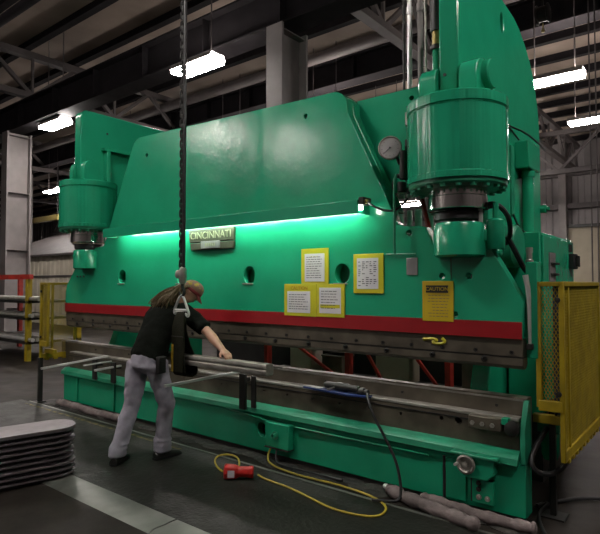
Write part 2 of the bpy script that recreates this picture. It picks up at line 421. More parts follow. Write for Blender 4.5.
# front support brackets and their arms
def arm(x, top, pts, w=.03, second=0):
    b = MB().box((x-.04, -.075, .41), (x+.04, -.045, top)).box((x-.04, -.046, top-.09), (x-.015, .06, top-.05)).build('support_bracket', M['dark'], P, bevel=.004)
    if second: MB().box((x+second-.025, -.06, .44), (x+second+.025, -.04, top-.01)).build('bracket_stop', M['dark'], b)
    MB().bar(pts[0], pts[1], w, w*.7).build('support_arm', M['steelwhite'], b)
arm(.42, .745, [(.385, -.945, .753), (.395, -.03, .765)], second=.13)
arm(-1.76, .655, [(-1.70, -.34, .60), (-1.76, .04, .605)])
arm(-2.17, .655, [(-2.16, -.74, .625), (-2.06, .05, .695)])
MB().bar((-1.93, -.35, .635), (-1.98, .05, .64), .02, .015).build('support_arm', M['steelwhite'], P)
# --- ram
def dhole(cx, cz, w=.076, h=.085): return circle(cx, cz, w, 22, h)
HX = (-1.69, -.58, .44, 1.52)
def arc(c, r, a0, a1, n=6): return [(c[0]+r*math.cos(a0+(a1-a0)*i/n), c[1]+r*math.sin(a0+(a1-a0)*i/n)) for i in range(n+1)]
out = ([(-3.03, 1.225), (2.972, 1.225), (2.985, 1.48), (2.70, 1.97), (2.60, 2.00), (2.40, 2.00), (2.39, 1.80), (2.28, 2.035), (2.10, 2.05)]
       + [(2.05, 2.065), (2.025, 2.10), (2.0, 2.175), (1.575, 3.05)] + arc((1.42, 3.09), .16, .35, PI/2) + arc((-1.35, 3.155), .18, PI/2, PI-.43)
       + [(-2.04, 2.19), (-2.10, 2.08), (-2.60, 2.05), (-2.72, 2.04), (-2.76, 1.84), (-3.0, 1.58), (-3.03, 1.48)])
hs = [dhole(x, 1.685) for x in HX] + [circle(2.142, 1.993, .022, 12), circle(2.409, 1.659, .021, 12), circle(2.613, 1.657, .024, 12), circle(2.508, 1.378, .021, 12), circle(-2.27, 1.97, .02, 10), circle(1.13, 3.10, .02, 12), circle(-1.22, 3.10, .02, 12)]
ram = MB().prism(out, 0, .10, 'y', hs).build('ram', M['green2'], P, bevel=.010)
for x in HX:
    MB().box((x-.085, -.010, 1.598), (x+.055, .03, 1.608)).build('hole_sill', M['steelworn'], ram)
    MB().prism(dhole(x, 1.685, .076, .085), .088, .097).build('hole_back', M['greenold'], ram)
MB().box((-3.03, -.006, 1.228), (2.974, .001, 1.343)).build('red_stripe', M['red'], ram)
MB().box((2.476, -.002, 1.40), (2.482, .001, 1.85)).build('ram_seam', M['dark'], ram)
# small bolt pair on the left shoulder
for x in (-2.72, -2.64, -2.56): MB().cyl((x, 0, 1.70), (x, -.008, 1.70), .014, n=10).build('bolt_head', M['dark'], ram)
# punch holder and clamp strip below the ram
hb = MB().box((-3.03, .015, 1.105), (2.972, .13, 1.226)).build('punch_holder', M['steel'], P, bevel=.004)
for i in range(24):
    x = -2.85+i*.25
    MB().lathe((x, .015, 1.135), (0, -1, 0), [(.014, 0), (.014, .008), (.008, .008), (.008, .002), (.001, .002)], 12).build('holder_bolt', M['black'], hb)
MB().box((-3.03, .018, 1.098), (2.972, .12, 1.106)).build('holder_gap', M['black'], hb)
pc = MB().prism([(.02, 1.098), (.12, 1.098), (.12, 1.05), (.085, 1.02), (.05, 1.02), (.02, 1.045)], -3.03, 2.972, 'x').build('punch_clamp', M['steel'], P, bevel=.003)
for i in range(15):
    x = -2.75+i*.39
    MB().lathe((x, .02, 1.075), (0, -1, 0), [(.021, 0), (.021, .008), (.013, .012), (.013, .004), (.001, .004)], 14).build('clamp_bolt', M['dark'], pc)
# yellow scrawl of paint on the holder
MB().tube([(2.25, .012, 1.185), (2.33, .012, 1.195), (2.37, .012, 1.18), (2.31, .012, 1.165), (2.38, .012, 1.155), (2.43, .012, 1.175), (2.40, .012, 1.20)], .012, n=6, smooth=2).build('yellow_paint_mark', M['placard'], hb)
# --- stiffener behind the ram's upper plate, and the light valance along its foot
st = [p for p in out if p[1] > 2.14]
MB().prism(st, .10, .22).build('upper_stiffener', G, P, bevel=.012)
val = MB().prism([(-.002, 2.262), (-.165, 2.268), (-.18, 2.262), (-.18, 2.158), (-.165, 2.158), (-.165, 2.250), (-.002, 2.250)], -1.825, 1.79, 'x').build('light_valance', M['green2'], P, bevel=.002)
for x in (-1.825, 1.775): MB().box((x, -.178, 2.16), (x+.015, 0, 2.262)).build('valance_end', M['green2'], val)
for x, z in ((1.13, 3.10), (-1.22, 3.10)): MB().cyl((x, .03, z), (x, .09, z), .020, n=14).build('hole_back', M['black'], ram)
# --- crown behind hood
crown = MB().prism([(-1.35, 2.36), (2.47, 2.36), (2.47, 3.215), (-1.35, 3.215)], .24, .55, 'y', [circle(2.05, 3.13, .02, 12)]).build('crown', G, P, bevel=.02)
MB().box((-2.47, .80, 2.40), (-1.30, .95, 3.20)).build('crown_back_panel', G, P, bevel=.01)
# --- side frames (C plates)
def sidepoly(tall):
    pts = [(.0, 2.90), (-.09, 2.92), (-.13, 3.0)]
    if tall:
        pts += [(-.13, 4.02), (.55, 4.05), (.83, 4.03)]
        for i in range(9):
            t = i/8*PI/2; pts.append((.95+.99*math.sin(t), 3.05+.965*math.cos(t)))
        pts += [(1.95, 2.9)]
    else:
        for i in range(6):
            t = i/5*PI/2; pts.append((-.13+.10-.10*math.cos(t), 3.77+.10*math.sin(t)))
        pts += [(1.6, 3.87), (1.95, 3.6)]
    pts += [(1.95, 0.02), (.40, .02), (.40, .80), (.46, .95), (.46, 2.55), (.40, 2.82), (.2, 2.90)]
    return pts
fr = MB().prism(sidepoly(True), 2.455, 2.60, 'x', [circle(.83, 3.82, .045, 16, .08)]).build('side_frame', G, P, bevel=.012)
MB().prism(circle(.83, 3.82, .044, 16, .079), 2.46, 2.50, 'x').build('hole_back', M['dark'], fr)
fl = MB().prism(sidepoly(False), -2.60, -2.455, 'x', [circle(.95, 3.66, .05, 16)]).build('side_frame', G, P, bevel=.012)
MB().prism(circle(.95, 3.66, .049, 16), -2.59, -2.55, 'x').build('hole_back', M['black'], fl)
MB().cyl((-2.456, .25, 3.62), (-2.448, .25, 3.62), .014, n=10).build('bolt_head', M['black'], fl)
# ribs and rail on the inner face of the left frame
MB().box((-2.455, .16, 3.37), (-2.37, 1.3, 3.41)).build('frame_rail', G, fl, bevel=.006)
for y in (.20, .62): MB().box((-2.455, y, 2.5), (-2.37, y+.055, 3.37)).build('frame_rib', G, fl, bevel=.006)
# gusset plates around the left cylinder
for x in (2.62,): pass
# --- cylinders
def cylinder(cx, s):
    t = MB().lathe((cx, 0, 2.32), (0, 0, 1), [(.36, 0), (.36, .04), (.353, .045), (.353, .50), (.356, .503), (.349, .508), (.349, .513), (.358, .518), (.358, .582), (.348, .592), (.001, .592)], 64).build('cylinder', M['cyl'], P)
    MB().lathe((cx, 0, 2.28), (0, 0, 1), [(.10, .0), (.335, 0), (.345, .012), (.345, .046), (.1, .046)], 56).build('cylinder_flange', GO, t)
    for i in range(20):
        a = i*2*PI/20+.1
        MB().cyl((cx+.315*math.cos(a), .315*math.sin(a), 2.262), (cx+.315*math.cos(a), .315*math.sin(a), 2.281), .022, n=6).build('flange_bolt', GO, t)
    MB().lathe((cx, 0, 2.06), (0, 0, 1), [(.205, .07), (.212, .075), (.212, .16), (.207, .165), (.207, .25)], 48).build('piston_rod', M['chrome'], P)
    MB().lathe((cx, 0, 2.02), (0, 0, 1), [(.15, 0), (.15, .03), (.165, .04), (.165, .09), (.19, .092)], 40).build('rod_collar', M['black'], P)
    MB().lathe((cx+.02, -.01, 1.79), (0, 0, 1), [(.16, 0), (.18, .015), (.18, .225), (.168, .245), (.001, .245)], 40).build('rod_boss', G, P)
    # clevis ears, pin
    hd = .17 if s > 0 else .11
    for ex in (-1, 1):
        x0, x1 = sorted((cx+ex*.085, cx+ex*(.215 if s > 0 else .18)))
        pts = [(-.17, 2.88), (hd*2-.17, 2.88)]
        for i in range(11):
            q = i/10*PI; pts.append((hd-.17+hd*math.cos(q), 3.075+.12*math.sin(q)))
        MB().prism(pts, x0, x1, 'x').build('clevis_ear', G, P, bevel=.008)
    if s > 0:
        for k in (1, -1): MB().lathe((cx+k*.205, .02, 3.085), (k, 0, 0), [(.105, 0), (.105, .05), (.096, .06), (.001, .06)], 32).build('clevis_pin', G, P)
cylinder(2.53, 1)
cylinder(-2.47, -1)
MB().cyl((2.50, -.135, 3.10), (2.50, -.125, 3.10), .012, n=10).build('bolt_hole', M['black'], fr)
# guide post next to the right boss
gp = MB().lathe((2.80, .02, 1.84), (0, 0, 1), [(.055, 0), (.062, .01), (.062, .20), (.05, .215), (.02, .215), (.02, .33), (.001, .335)], 24).build('guide_post', G, P)
MB().box((2.66, -.02, 1.90), (2.78, .08, 1.985)).build('guide_link', G, gp, bevel=.008)
MB().cyl((2.70, .0, 2.02), (2.70, .0, 2.26), .017, n=12).build('guide_rod', M['steelwhite'], P)
MB().tube([(2.72, .02, 2.16), (2.80, .05, 2.17), (2.86, .12, 2.08), (2.84, .22, 1.96), (2.78, .3, 1.9)], .018, n=8, smooth=2).build('hydraulic_hose', M['black'], P)
MB().lathe((2.70, .02, 2.15), (1, 0, 0), [(.03, 0), (.03, .05), (.02, .05), (.02, .08), (.001, .08)], 12).build('hose_fitting', M['dark'], P)
# bracket bar down the right end of the ram (bright strip and green edge)
MB().tube([(2.99, .03, 1.66), (3.01, .03, 1.55), (3.012, .03, 1.4), (3.015, .03, 1.20)], lambda t: .020-.010*t, n=10, smooth=1).build('ram_end_cover', M['steelwhite'], P)
MB().box((2.985, .05, 1.10), (3.06, .15, 1.75)).build('ram_end_bracket', G, P, bevel=.006)
MB().box((2.995, .01, 1.16), (3.035, .05, 1.20)).build('limit_switch', M['dark'], P, bevel=.006)
# conduit box and pipe on the right frame
cb = MB().box((2.60, 1.13, 2.62), (2.72, 1.45, 2.86)).build('conduit_box', G, P, bevel=.01)
MB().tube([(2.66, 1.30, 2.62), (2.66, 1.30, 2.05)], .05, n=16).build('conduit_pipe', G, cb)
MB().lathe((2.66, 1.30, 2.56), (0, 0, 1), [(.06, 0), (.065, .02), (.065, .05), (.055, .06)], 16).build('conduit_union', G, cb)
MB().box((2.60, .98, 2.2), (2.615, 1.06, 2.80)).build('cover_strip', GO, P)
MB().tube([(2.61, .95, 2.96), (2.66, 1.25, 2.96), (2.68, 1.55, 2.93), (2.66, 1.88, 2.93)], .008, n=6, smooth=1).tube([(2.61, .95, 2.95), (2.64, 1.12, 2.87)], .007, n=6).build('cable_stay', M['dark'], P)
MB().tube([(2.62, 1.0, 2.2), (2.64, 1.1, 2.08), (2.7, 1.2, 2.03), (2.78, 1.25, 2.0)], .009, n=6, smooth=2).build('thin_hose', M['dark'], P)
MB().lathe((2.60, 1.95, 2.35), (1, 0, 0), [(.04, 0), (.04, .05), (.02, .05), (.02, .08)], 12).build('pipe_stub', G, P)
# round motor cover between ram shoulder and cabinet
mc = MB().lathe((2.60, .62, 1.90), (1, 0, 0), [(.17, 0), (.17, .16), (.15, .18), (.001, .18)], 32).build('motor_cover', GO, P)
MB().lathe((2.87, .56, 1.74), (0, 0, 1), [(.03, 0), (.03, .04), (.022, .05), (.022, .1), (.026, .1), (.026, .14), (.001, .14)], 16).build('oil_cup', M['steelworn'], P)
MB().tube([(2.80, .25, 1.95), (2.84, .3, 1.85), (2.87, .4, 1.72), (2.88, .5, 1.68)], .02, n=8, smooth=2).build('hydraulic_hose', M['black'], P)
for z in (1.93, 1.83): MB().lathe((2.76, .20, z), (0, -1, 0), [(.03, 0), (.03, .05), (.018, .06), (.018, .1), (.001, .1)], 14).build('pipe_fitting', G, P)
# --- pressure gauge and plumbing
ga = MB().lathe((2.02, -.06, 2.655), (.35, -1, 0), [(.07, -.03), (.085, -.02), (.088, .02), (.092, .035), (.086, .04), (.080, .032), (.001, .031)], 36).build('pressure_gauge', M['steelworn'], P)
gd = V((.35, -1, 0)).normalized(); gc = V((2.02, -.06, 2.655))
MB().lathe(gc+gd*.0315, gd, [(.079, 0), (.079, .002), (.001, .002)], 36).build('gauge_dial', M['dial'], ga)
gs = V((1, .35, 0)).normalized()
mb = MB()
for i in range(11):
    an = math.radians(-225+27*i); d_ = gs*math.cos(an)+V((0, 0, 1))*math.sin(an)
    mb.bar(gc+gd*.0345+d_*.058, gc+gd*.0345+d_*.070, .003, .002)
mb.bar(gc+gd*.036, gc+gd*.036+gs*-.05+V((0, 0, -.045)), .004, .002)
mb.lathe(gc+gd*.034, gd, [(.008, 0), (.008, .006), (.001, .006)], 12)
mb.build('gauge_needle', M['ink'], ga)
MB().cyl((2.06, -.04, 2.59), (2.09, -.05, 2.53), .012, n=8).build('gauge_stem', M['dark'], ga)
pl = MB().box((2.12, -.02, 2.30), (2.19, .10, 2.72)).box((2.06, -.06, 2.42), (2.16, 0, 2.45)).cyl((2.13, -.06, 2.40), (2.13, -.06, 2.62), .03, n=12).cyl((2.12, -.07, 2.30), (2.12, -.07, 2.38), .035, n=12).build('valve_manifold', M['dark'], P, bevel=.006)
MB().cyl((2.14, 0, 2.72), (2.14, 0, 2.98), .012, n=8).build('manifold_line', M['dark'], pl)
MB().cyl((2.16, -.03, 2.82), (2.16, -.03, 2.92), .026, n=14).build('relief_valve', M['steelworn'], pl)
MB().tube([(2.09, -.1, 2.44), (2.075, -.11, 2.38), (2.07, -.1, 1.83)], .010, n=8, smooth=1).build('oil_line', GO, P)
MB().tube([(1.95, -.012, 1.835), (2.2, -.012, 1.83)], .005, n=6).build('oil_line', GO, P)
MB().tube([(2.09, -.06, 2.44), (2.06, -.09, 2.41), (2.055, -.1, 2.34), (2.075, -.1, 2.30)], .006, n=6, smooth=2).build('gauge_line', M['dark'], P)
# hydraulic feed into the left ear of the right cylinder
hf = MB().cyl((2.36, .05, 3.15), (2.36, .05, 3.40), .034, n=16).build('feed_pipe', G, P)
MB().lathe((2.36, .05, 3.38), (0, 0, 1), [(.05, 0), (.05, .03), (.04, .035)], 16).build('feed_nut', M['black'], hf)
MB().lathe((2.36, .05, 3.41), (0, 0, 1), [(.034, 0), (.037, .02), (.034, .04), (.037, .06), (.034, .08), (.037, .1), (.034, .12)], 14).build('hose_ferrule', M['brassfit'], hf)
MB().tube([(2.36, .05, 3.52), (2.36, .05, 3.9), (2.36, .3, 4.3), (2.3, .7, 4.5)], .05, n=12, smooth=2).build('feed_hose', M['black'], hf)
# vertical bright guide tubes glimpsed below the crown
for x, r in ((1.60, .03), (1.69, .025), (1.78, .035), (1.90, .03)): MB().cyl((x, .9, 1.7), (x, .9, 2.30), r, n=14).build('guide_tube', M['steelwhite'], P)
MB().bar((1.98, .5, 2.45), (2.18, .35, 1.9), .03).build('red_strut', M['rackred'], P)
# --- nameplate
npl = MB().prism([(-.405, 2.035), (.255, 2.035), (.258, 2.165), (-.42, 2.165)], -.035, -.002).build('nameplate', M['brass'], P, bevel=.006)
MB().prism([(-.39, 1.955), (.245, 1.955), (.255, 2.028), (-.405, 2.028)], -.028, -.002).build('nameplate_base', M['brass'], npl, bevel=.005)
MB().box((-.22, -.040, 1.965), (.06, -.02, 2.04)).build('nameplate_badge', M['greyplate'], npl, bevel=.004)
mb = MB()
for i in range(5): mb.box((-.15+i*.032, -.043, 1.985), (-.135+i*.032, -.039, 2.02))
mb.build('badge_marks', M['letters'], npl)
text('CINCINNATI', .105, (-.08, -.036, 2.10), FRONT, M['letters'], 'nameplate_lettering', npl, .004, sx=1.02)
# --- work light under the hood
wl = MB().box((-1.70, -.162, 2.232), (1.73, -.06, 2.250)).build('work_light', M['steelwhite'], P)
MB().cyl((-1.68, -.142, 2.214), (1.74, -.142, 2.214), .014, n=10).build('light_tube', M['tubelight'], wl)
MB().box((1.79, -.165, 2.185), (1.80, -.12, 2.225)).build('tube_end', M['tubelight'], wl)
MB().box((1.79, -.17, 2.225), (1.835, -.05, 2.285)).build('end_cap', M['dark'], wl, bevel=.004)
MB().lathe((1.83, -.13, 2.25), (1, 0, 0), [(.02, 0), (.02, .02), (.01, .03)], 12).build('cord_gland', M['brassfit'], wl)
MB().tube([(1.85, -.13, 2.25), (1.90, -.14, 2.21), (1.98, -.12, 2.17), (2.06, -.1, 2.16), (2.11, -.07, 2.19), (2.13, 0, 2.26)], .009, n=8, smooth=3).build('light_cord', M['black'], wl)
# --- placards
def placard(x0, z0, x1, z1, inset, mat_, lines, header=None, label=None, cols=None):
    o = MB().box((x0, -.010, z0), (x1, 0, z1)).build('placard', mat_, ram, bevel=.002)
    if label: o['label'] = label
    if inset:
        a, b, c, d = inset
        mb = MB().box((a, -.0125, b), (c, -.009, d)); mb.mi = 1; rr = random.Random(int(x0*1000))
        z = d-.03
        while z > b+.02:
            if cols:
                for q in range(cols):
                    w = (c-a-.02)/cols; xx = a+.01+q*w
                    if rr.random() < .8: mb.box((xx+.004, -.0138, z-.004), (xx+w*(.4+.5*rr.random()), -.012, z+.003))
            else:
                xx = a+.02; e = c-.02-.25*(c-a)*rr.random()
                while xx < e:
                    w = .012+.03*rr.random(); mb.box((xx, -.0138, z-.003), (min(xx+w, e), -.012, z+.003)); xx += w+.007
            z -= lines
        mb.build('printed_sheet', [M['paper'], M['ink']], o)
    return o
a1 = placard(1.09, 1.60, 1.385, 1.91, (1.13, 1.622, 1.345, 1.865), M['placard'], .020, label='upper yellow placard with a white printed sheet')
text('- - -', .05, (1.235, -.0125, 1.845), FRONT, M['placard'], 'sheet_heading', a1, .001)
a2 = placard(.892, 1.315, 1.257, 1.60, (.93, 1.345, 1.19, 1.535), M['placard'], .021, label='lower left yellow placard headed CAUTION')
text('CAUTION', .042, (1.065, -.0105, 1.562), FRONT, M['orangeink'], 'placard_heading', a2, .001)
a3 = placard(1.259, 1.318, 1.55, 1.602, (1.29, 1.35, 1.515, 1.568), M['placard'], .024, label='lower right yellow placard with a printed sheet')
mb = MB().box((1.30, -.0132, 1.395), (1.505, -.012, 1.425)); mb.build('highlighted_line', M['placard'], a3)
a4 = placard(1.64, 1.525, 1.92, 1.845, (1.675, 1.56, 1.875, 1.81), M['placard'], .016, label='yellow placard with a tall capacity chart', cols=5)
a5 = placard(2.255, 1.325, 2.498, 1.622, None, M['caution'], .02, label='amber caution placard near the right end')
MB().box((2.285, -.0125, 1.535), (2.46, -.009, 1.59)).build('black_heading_panel', M['black'], a5)
text('CAUTION', .040, (2.3725, -.0128, 1.562), FRONT, M['caution'], 'placard_heading', a5, .001)
mb = MB(); rr = random.Random(3); z = 1.515
while z > 1.35:
    x = 2.29+.06*rr.random()
    while x < 2.45: w = .008+.02*rr.random(); mb.box((x, -.0115, z-.002), (x+w, -.0095, z+.002)); x += w+.008
    z -= .022
mb.build('printed_text', M['ink'], a5)
MB().box((2.122, -.008, 1.67), (2.214, 0, 1.80)).build('data_plate', M['greyplate'], ram, bevel=.002)

# ------------------------------------------------------------------ electrical cabinet (right)
cab = thing('electrical_cabinet', 'green electrical cabinet behind the right end of the press', 'cabinet', (2.78, 1.33, 0))
MB().box((2.625, .80, .55), (2.885, 1.90, 2.02)).build('cabinet_body', G, cab, bevel=.008)
MB().box((2.885, .83, .58), (2.905, 1.88, 1.995)).build('cabinet_door', G, cab, bevel=.006)
MB().box((2.64, .9, 0), (2.86, 1.8, .55)).build('cabinet_stand', M['dark'], cab)
MB().box((2.905, .98, 1.62), (2.915, 1.16, 1.86)).build('control_plate', M['greyplate'], cab)
for z in (1.77, 1.68): MB().cyl((2.915, 1.0, z), (2.935, 1.18, z), .010, n=8).build('selector_switch', M['dark'], cab)
sw = MB().box((2.905, 1.68, 1.74), (2.955, 1.82, 1.88)).build('disconnect_switch', M['black'], cab, bevel=.008)
MB().box((2.955, 1.73, 1.76), (2.985, 1.77, 1.86)).build('switch_handle', M['dark'], sw, bevel=.004)
MB().box((2.905, 1.68, 1.90), (2.91, 1.82, 1.97)).build('rating_plate', M['dark'], cab)

# ------------------------------------------------------------------ yellow mesh guard + light curtain (right)
def meshpanel(mb, o, ex, w, h, step=.022, th=.0042):
    """expanded metal: crossing diagonal strands clipped to the panel; ex = horizontal unit vector"""
    o = V(o); ex = V(ex); ez = V((0, 0, 1)); s = .55
    for sg in (1, -1):
        k = -w-h/s
        while k < w+h/s:
            # line: u = k + sg*t*s , v = t
            ts = [0, h]
            lo, hi = 0, h
            u0, u1 = k, k+sg*h*s
            pts = []
            for t in (0, h):
                pts.append((k+sg*t*s, t))
            def clip(pa, pb):
                (ua, va), (ub, vb) = pa, pb; t0, t1 = 0, 1; du = ub-ua
                for p_, q_ in ((-du, ua), (du, w-ua)):
                    if abs(p_) < 1e-9:
                        if q_ < 0: return None
                        continue
                    r_ = q_/p_
                    if p_ < 0: t0 = max(t0, r_)
                    else: t1 = min(t1, r_)
                if t0 >= t1: return None
                return (ua+du*t0, va+(vb-va)*t0), (ua+du*t1, va+(vb-va)*t1)
            c = clip(*pts)
            if c:
                a_, b_ = c
                pa = o+ex*a_[0]+ez*a_[1]; pb = o+ex*b_[0]+ez*b_[1]
                if (pb-pa).length > .01: mb.bar(pa, pb, th, th*.8)
            k += step
    return mb
def guard(label, sx, xa, xb, y0, y1, zb, zt, inner=.78):
    g = thing('mesh_guard', label, 'guard', ((xa+xb)/2, y0, 0))
    f = .032
    # front narrow frame
    mb = MB()
    for x in (xa, xb): mb.box((x-f/2, y0-f/2, inner if x == xa else zb), (x+f/2, y0+f/2, zt))
    mb.box((xa, y0-f/2, zt-f), (xb, y0+f/2, zt)); mb.box((xa, y0-.025, inner-.02), (xb, y0+.025, inner+.05))
    mb.build('front_frame', M['yellow'], g, bevel=.004)
    meshpanel(MB(), (min(xa, xb), y0, inner), (1, 0, 0), abs(xb-xa), zt-inner).build('front_mesh', M['yellow'], g)
    mb = MB().box((xb-f/2, y1-f, zb), (xb+f/2, y1, zt)).box((xb-f/2, y0, zt-f), (xb+f/2, y1, zt)).box((xb-f/2, y0, zb), (xb+f/2, y1, zb+.07))
    mb.box((xb-.012, y0+.14, zb), (xb+.012, y0+.17, zt))
    mb.build('side_frame', M['yellow'], g, bevel=.004)
    meshpanel(MB(), (xb, y0, zb), (0, 1, 0), y1-y0, zt-zb).build('side_mesh', M['yellow'], g)
    mb = MB()
    for i in range(9): mb.box((xb-.02, y0+.06+i*.12, zb-.018), (xb+.02, y0+.11+i*.12, zb+.01))
    mb.build('hinge_strip', M['yellow'], g)
    lc = MB().box((xb-sx*.04-.022, y0+.03, inner+.03), (xb-sx*.04+.022, y0+.07, zt-.02)).build('light_curtain', M['blue'], g, bevel=.004)
    MB().box((xb-sx*.062-.003, y0+.04, inner+.08), (xb-sx*.062+.003, y0+.06, zt-.08)).build('curtain_lens', M['black'], lc)
    for z in (inner+.1, zt-.12): MB().lathe((xb-sx*.02, y0-.01, z), (0, -1, 0), [(.018, 0), (.018, .012), (.001, .016)], 12).build('frame_bolt', M['dark'], g)
    MB().box((xa-sx*.06, y0+.05, inner-.12), (xb, y0+.10, inner-.06)).build('mount_arm', M['yellow'], g, bevel=.005)
    return g
gR = guard('yellow expanded mesh guard with blue light curtain at the right end of the press', 1, 3.06, 3.205, .07, 1.30, .44, 1.615)
MB().box((3.07, .25, 0), (3.11, .29, .80)).build('leg', M['dark'], gR, bevel=.004)
MB().box((3.02, .2, 0), (3.17, .35, .012)).build('foot_plate', M['dark'], gR)
gL = guard('yellow mesh guard with dark light curtain at the far left end of the press', -1, -3.10, -3.29, -.20, .30, .58, 1.62)
MB().box((-3.32, -.225, 0), (-3.265, -.175, .60)).build('leg', M['dark'], gL, bevel=.004)
MB().box((-3.38, -.29, 0), (-3.23, -.15, .012)).build('foot_plate', M['dark'], gL)
# green plumbing and hoses hanging at the right end of the bed
pb = thing('air_filter_unit', 'green air filter bowl with dark hoses beside the bed end, under the right guard', 'air filter', (3.05, .35, .35))
MB().lathe((3.06, .33, .36), (0, 0, 1), [(.001, 0), (.045, .01), (.06, .05), (.06, .2), (.05, .22), (.02, .225), (.02, .3)], 20).build('filter_bowl', G, pb)
MB().box((2.985, .28, .56), (3.13, .38, .63)).build('filter_head', GO, pb, bevel=.006)
MB().tube([(3.05, .3, .6), (3.0, .05, .45), (3.03, .02, .36), (3.12, .1, .33), (3.18, .3, .37), (3.16, .45, .55)], .018, n=8, smooth=3).build('hose', M['black'], pb)
MB().tube([(3.1, .3, .62), (3.15, .1, .75), (3.2, .15, .82), (3.18, .3, .75)], .010, n=8, smooth=3).build('hose', M['black'], pb)

# ------------------------------------------------------------------ floor markings, mat, grime
tag(MB().box((-3.6, -1.40, .0), (6.0, -.30, .012)).build('walkway_mat', M['mat'], bevel=.004), 'long dark rubber walkway mat in front of the press', 'mat')
for x0, x1, lb in ((-.32, 1.12, 'pale metal ramp plate on the floor beside the stacked pans'), (1.13, 3.2, 'pale metal ramp plate nearest the camera, cut by the bottom edge')):
    tag(MB().prism([(-1.63, .0), (-1.405, .0), (-1.405, .016), (-1.59, .014)], x0, x1, 'x').build('ramp_plate', M['alu']), lb, 'ramp plate')
tag(MB().box((-3.4, -.30, 0), (4.2, -.275, .014)).build('edge_strip', M['alu']), 'thin pale edging strip along the mat, press side', 'edging strip')
tag(MB().box((-3.3, -.40, .012), (-.1, -.365, .0135)).build('floor_line', M['linepaint']), 'worn yellow line on the mat near the left of the press', 'floor marking', kind='stuff')
gr = MB()
rr = random.Random(5)
for i in range(60):
    x = -3.2+i*.105
    gr.ball((x+rr.uniform(-.03, .03), -.10+rr.uniform(-.05, .06), 0), 1, 8, 5, (.09+.05*rr.random(), .06+.04*rr.random(), .008+.014*rr.random()))
tag(gr.build('floor_grime', M['grime']), 'dark oily dirt along the foot of the press bed', 'grime', kind='stuff')

# ------------------------------------------------------------------ absorbent socks on the floor
def sock(pts, r, label, group=None):
    mb = MB(); mb.tube(pts, lambda t: r*min(1, .35+6*min(t, 1-t))*(1+.12*math.sin(t*37)+.08*math.sin(t*83)), n=14, smooth=3)
    return tag(mb.build('absorbent_sock', M['sock']), label, 'absorbent sock', group)
sock([(2.0, -.10, .045), (2.16, -.165, .045), (2.40, -.22, .045), (2.60, -.26, .045), (2.78, -.30, .045)], .045, 'stained grey absorbent sock on the floor, outer of the pair by the right end')
sock([(2.26, -.07, .04), (2.5, -.10, .04), (2.72, -.13, .04), (3.0, -.12, .04), (3.08, -.10, .04)], .038, 'stained grey absorbent sock lying against the bed at the right end')
sock([(-2.95, -.13, .035), (-2.5, -.11, .035), (-2.0, -.15, .035), (-1.5, -.12, .035)], .045, 'flattened dirty sock along the far left foot of the press')
tag(MB().lathe((2.0, -.10, .055), (-1, .3, 0), [(.02, 0), (.022, .02), (.016, .035), (.001, .035)], 12).build('plastic_cap', M['steelwhite']), 'small white cap at the tip of the outer grey sock', 'cap')

# ------------------------------------------------------------------ cords
tag(MB().tube([(.78, -.06, .12), (.775, -.10, .06), (.85, -.18, .016), (1.17, -.24, .016), (1.46, -.235, .02), (1.65, -.22, .022), (1.95, -.25, .022), (2.12, -.33, .02), (2.18, -.45, .02), (2.15, -.56, .02), (2.0, -.61, .02), (1.83, -.62, .02), (1.6, -.56, .02), (1.36, -.50, .02), (1.1, -.49, .02), (1.0, -.47, .03)], .0085, n=8, smooth=3).build('extension_cord', M['yelcord']),
    'yellow extension cord looping over the mat from junction box to red plug', 'cord')
rp = thing('plug_connector', 'red plug-shaped plastic box with a pale label on the mat', 'connector', (.88, -.6, .012))
A = V((.80, -.66, .065)); B = V((1.0, -.50, .06)); dd = (B-A).normalized()
MB().lathe(A, dd, [(.001, 0), (.056, .0), (.066, .01), (.063, .07), (.056, .10), (.044, .12), (.046, .20), (.052, .21), (.052, .235), (.04, .24), (.001, .24)], 8).build('housing', M['redplastic'], rp, bevel=.004)
sN = V((dd.y, -dd.x, 0))
MB().box((-.028, -.003, 0), (.028, .003, .055), Matrix((V((0, 0, 1)), sN, dd)).transposed(), A+dd*.035+sN*.063).build('pale_label', M['paper'], rp)
tag(MB().tube([(.80, -.63, .05), (.70, -.60, .03), (.52, -.50, .02), (.40, -.40, .02), (.37, -.32, .03), (.48, -.28, .05), (.60, -.30, .05), (.70, -.38, .03), (.72, -.42, .02)], .008, n=8, smooth=3).build('plug_pigtail', M['yelcord']), 'short yellow pigtail curling back from the red plug', 'cord')
tag(MB().tube([(.84, -.05, .12), (.86, -.09, .05), (.95, -.16, .018), (1.2, -.14, .02), (1.6, -.12, .02)], .009, n=8, smooth=3).build('black_cable', M['black']), 'black cable dropping from the junction box to the floor', 'cable')
tag(MB().tube([(2.99, .40, .02), (2.95, .30, .02), (3.05, .50, .02), (3.2, .72, .02), (3.45, .82, .02), (3.9, .9, .02)], .014, n=8, smooth=3).build('black_cable', M['black']), 'black cable trailing over the floor right of the bed', 'cable')
tag(MB().tube([(3.06, .3, .3), (3.05, .38, .1), (3.02, .42, .02), (3.0, .2, .02), (3.12, -.1, .02), (3.3, -.35, .02)], .011, n=8, smooth=3).build('black_cable', M['black']), 'black cable looping down from the air filter to the floor', 'cable')
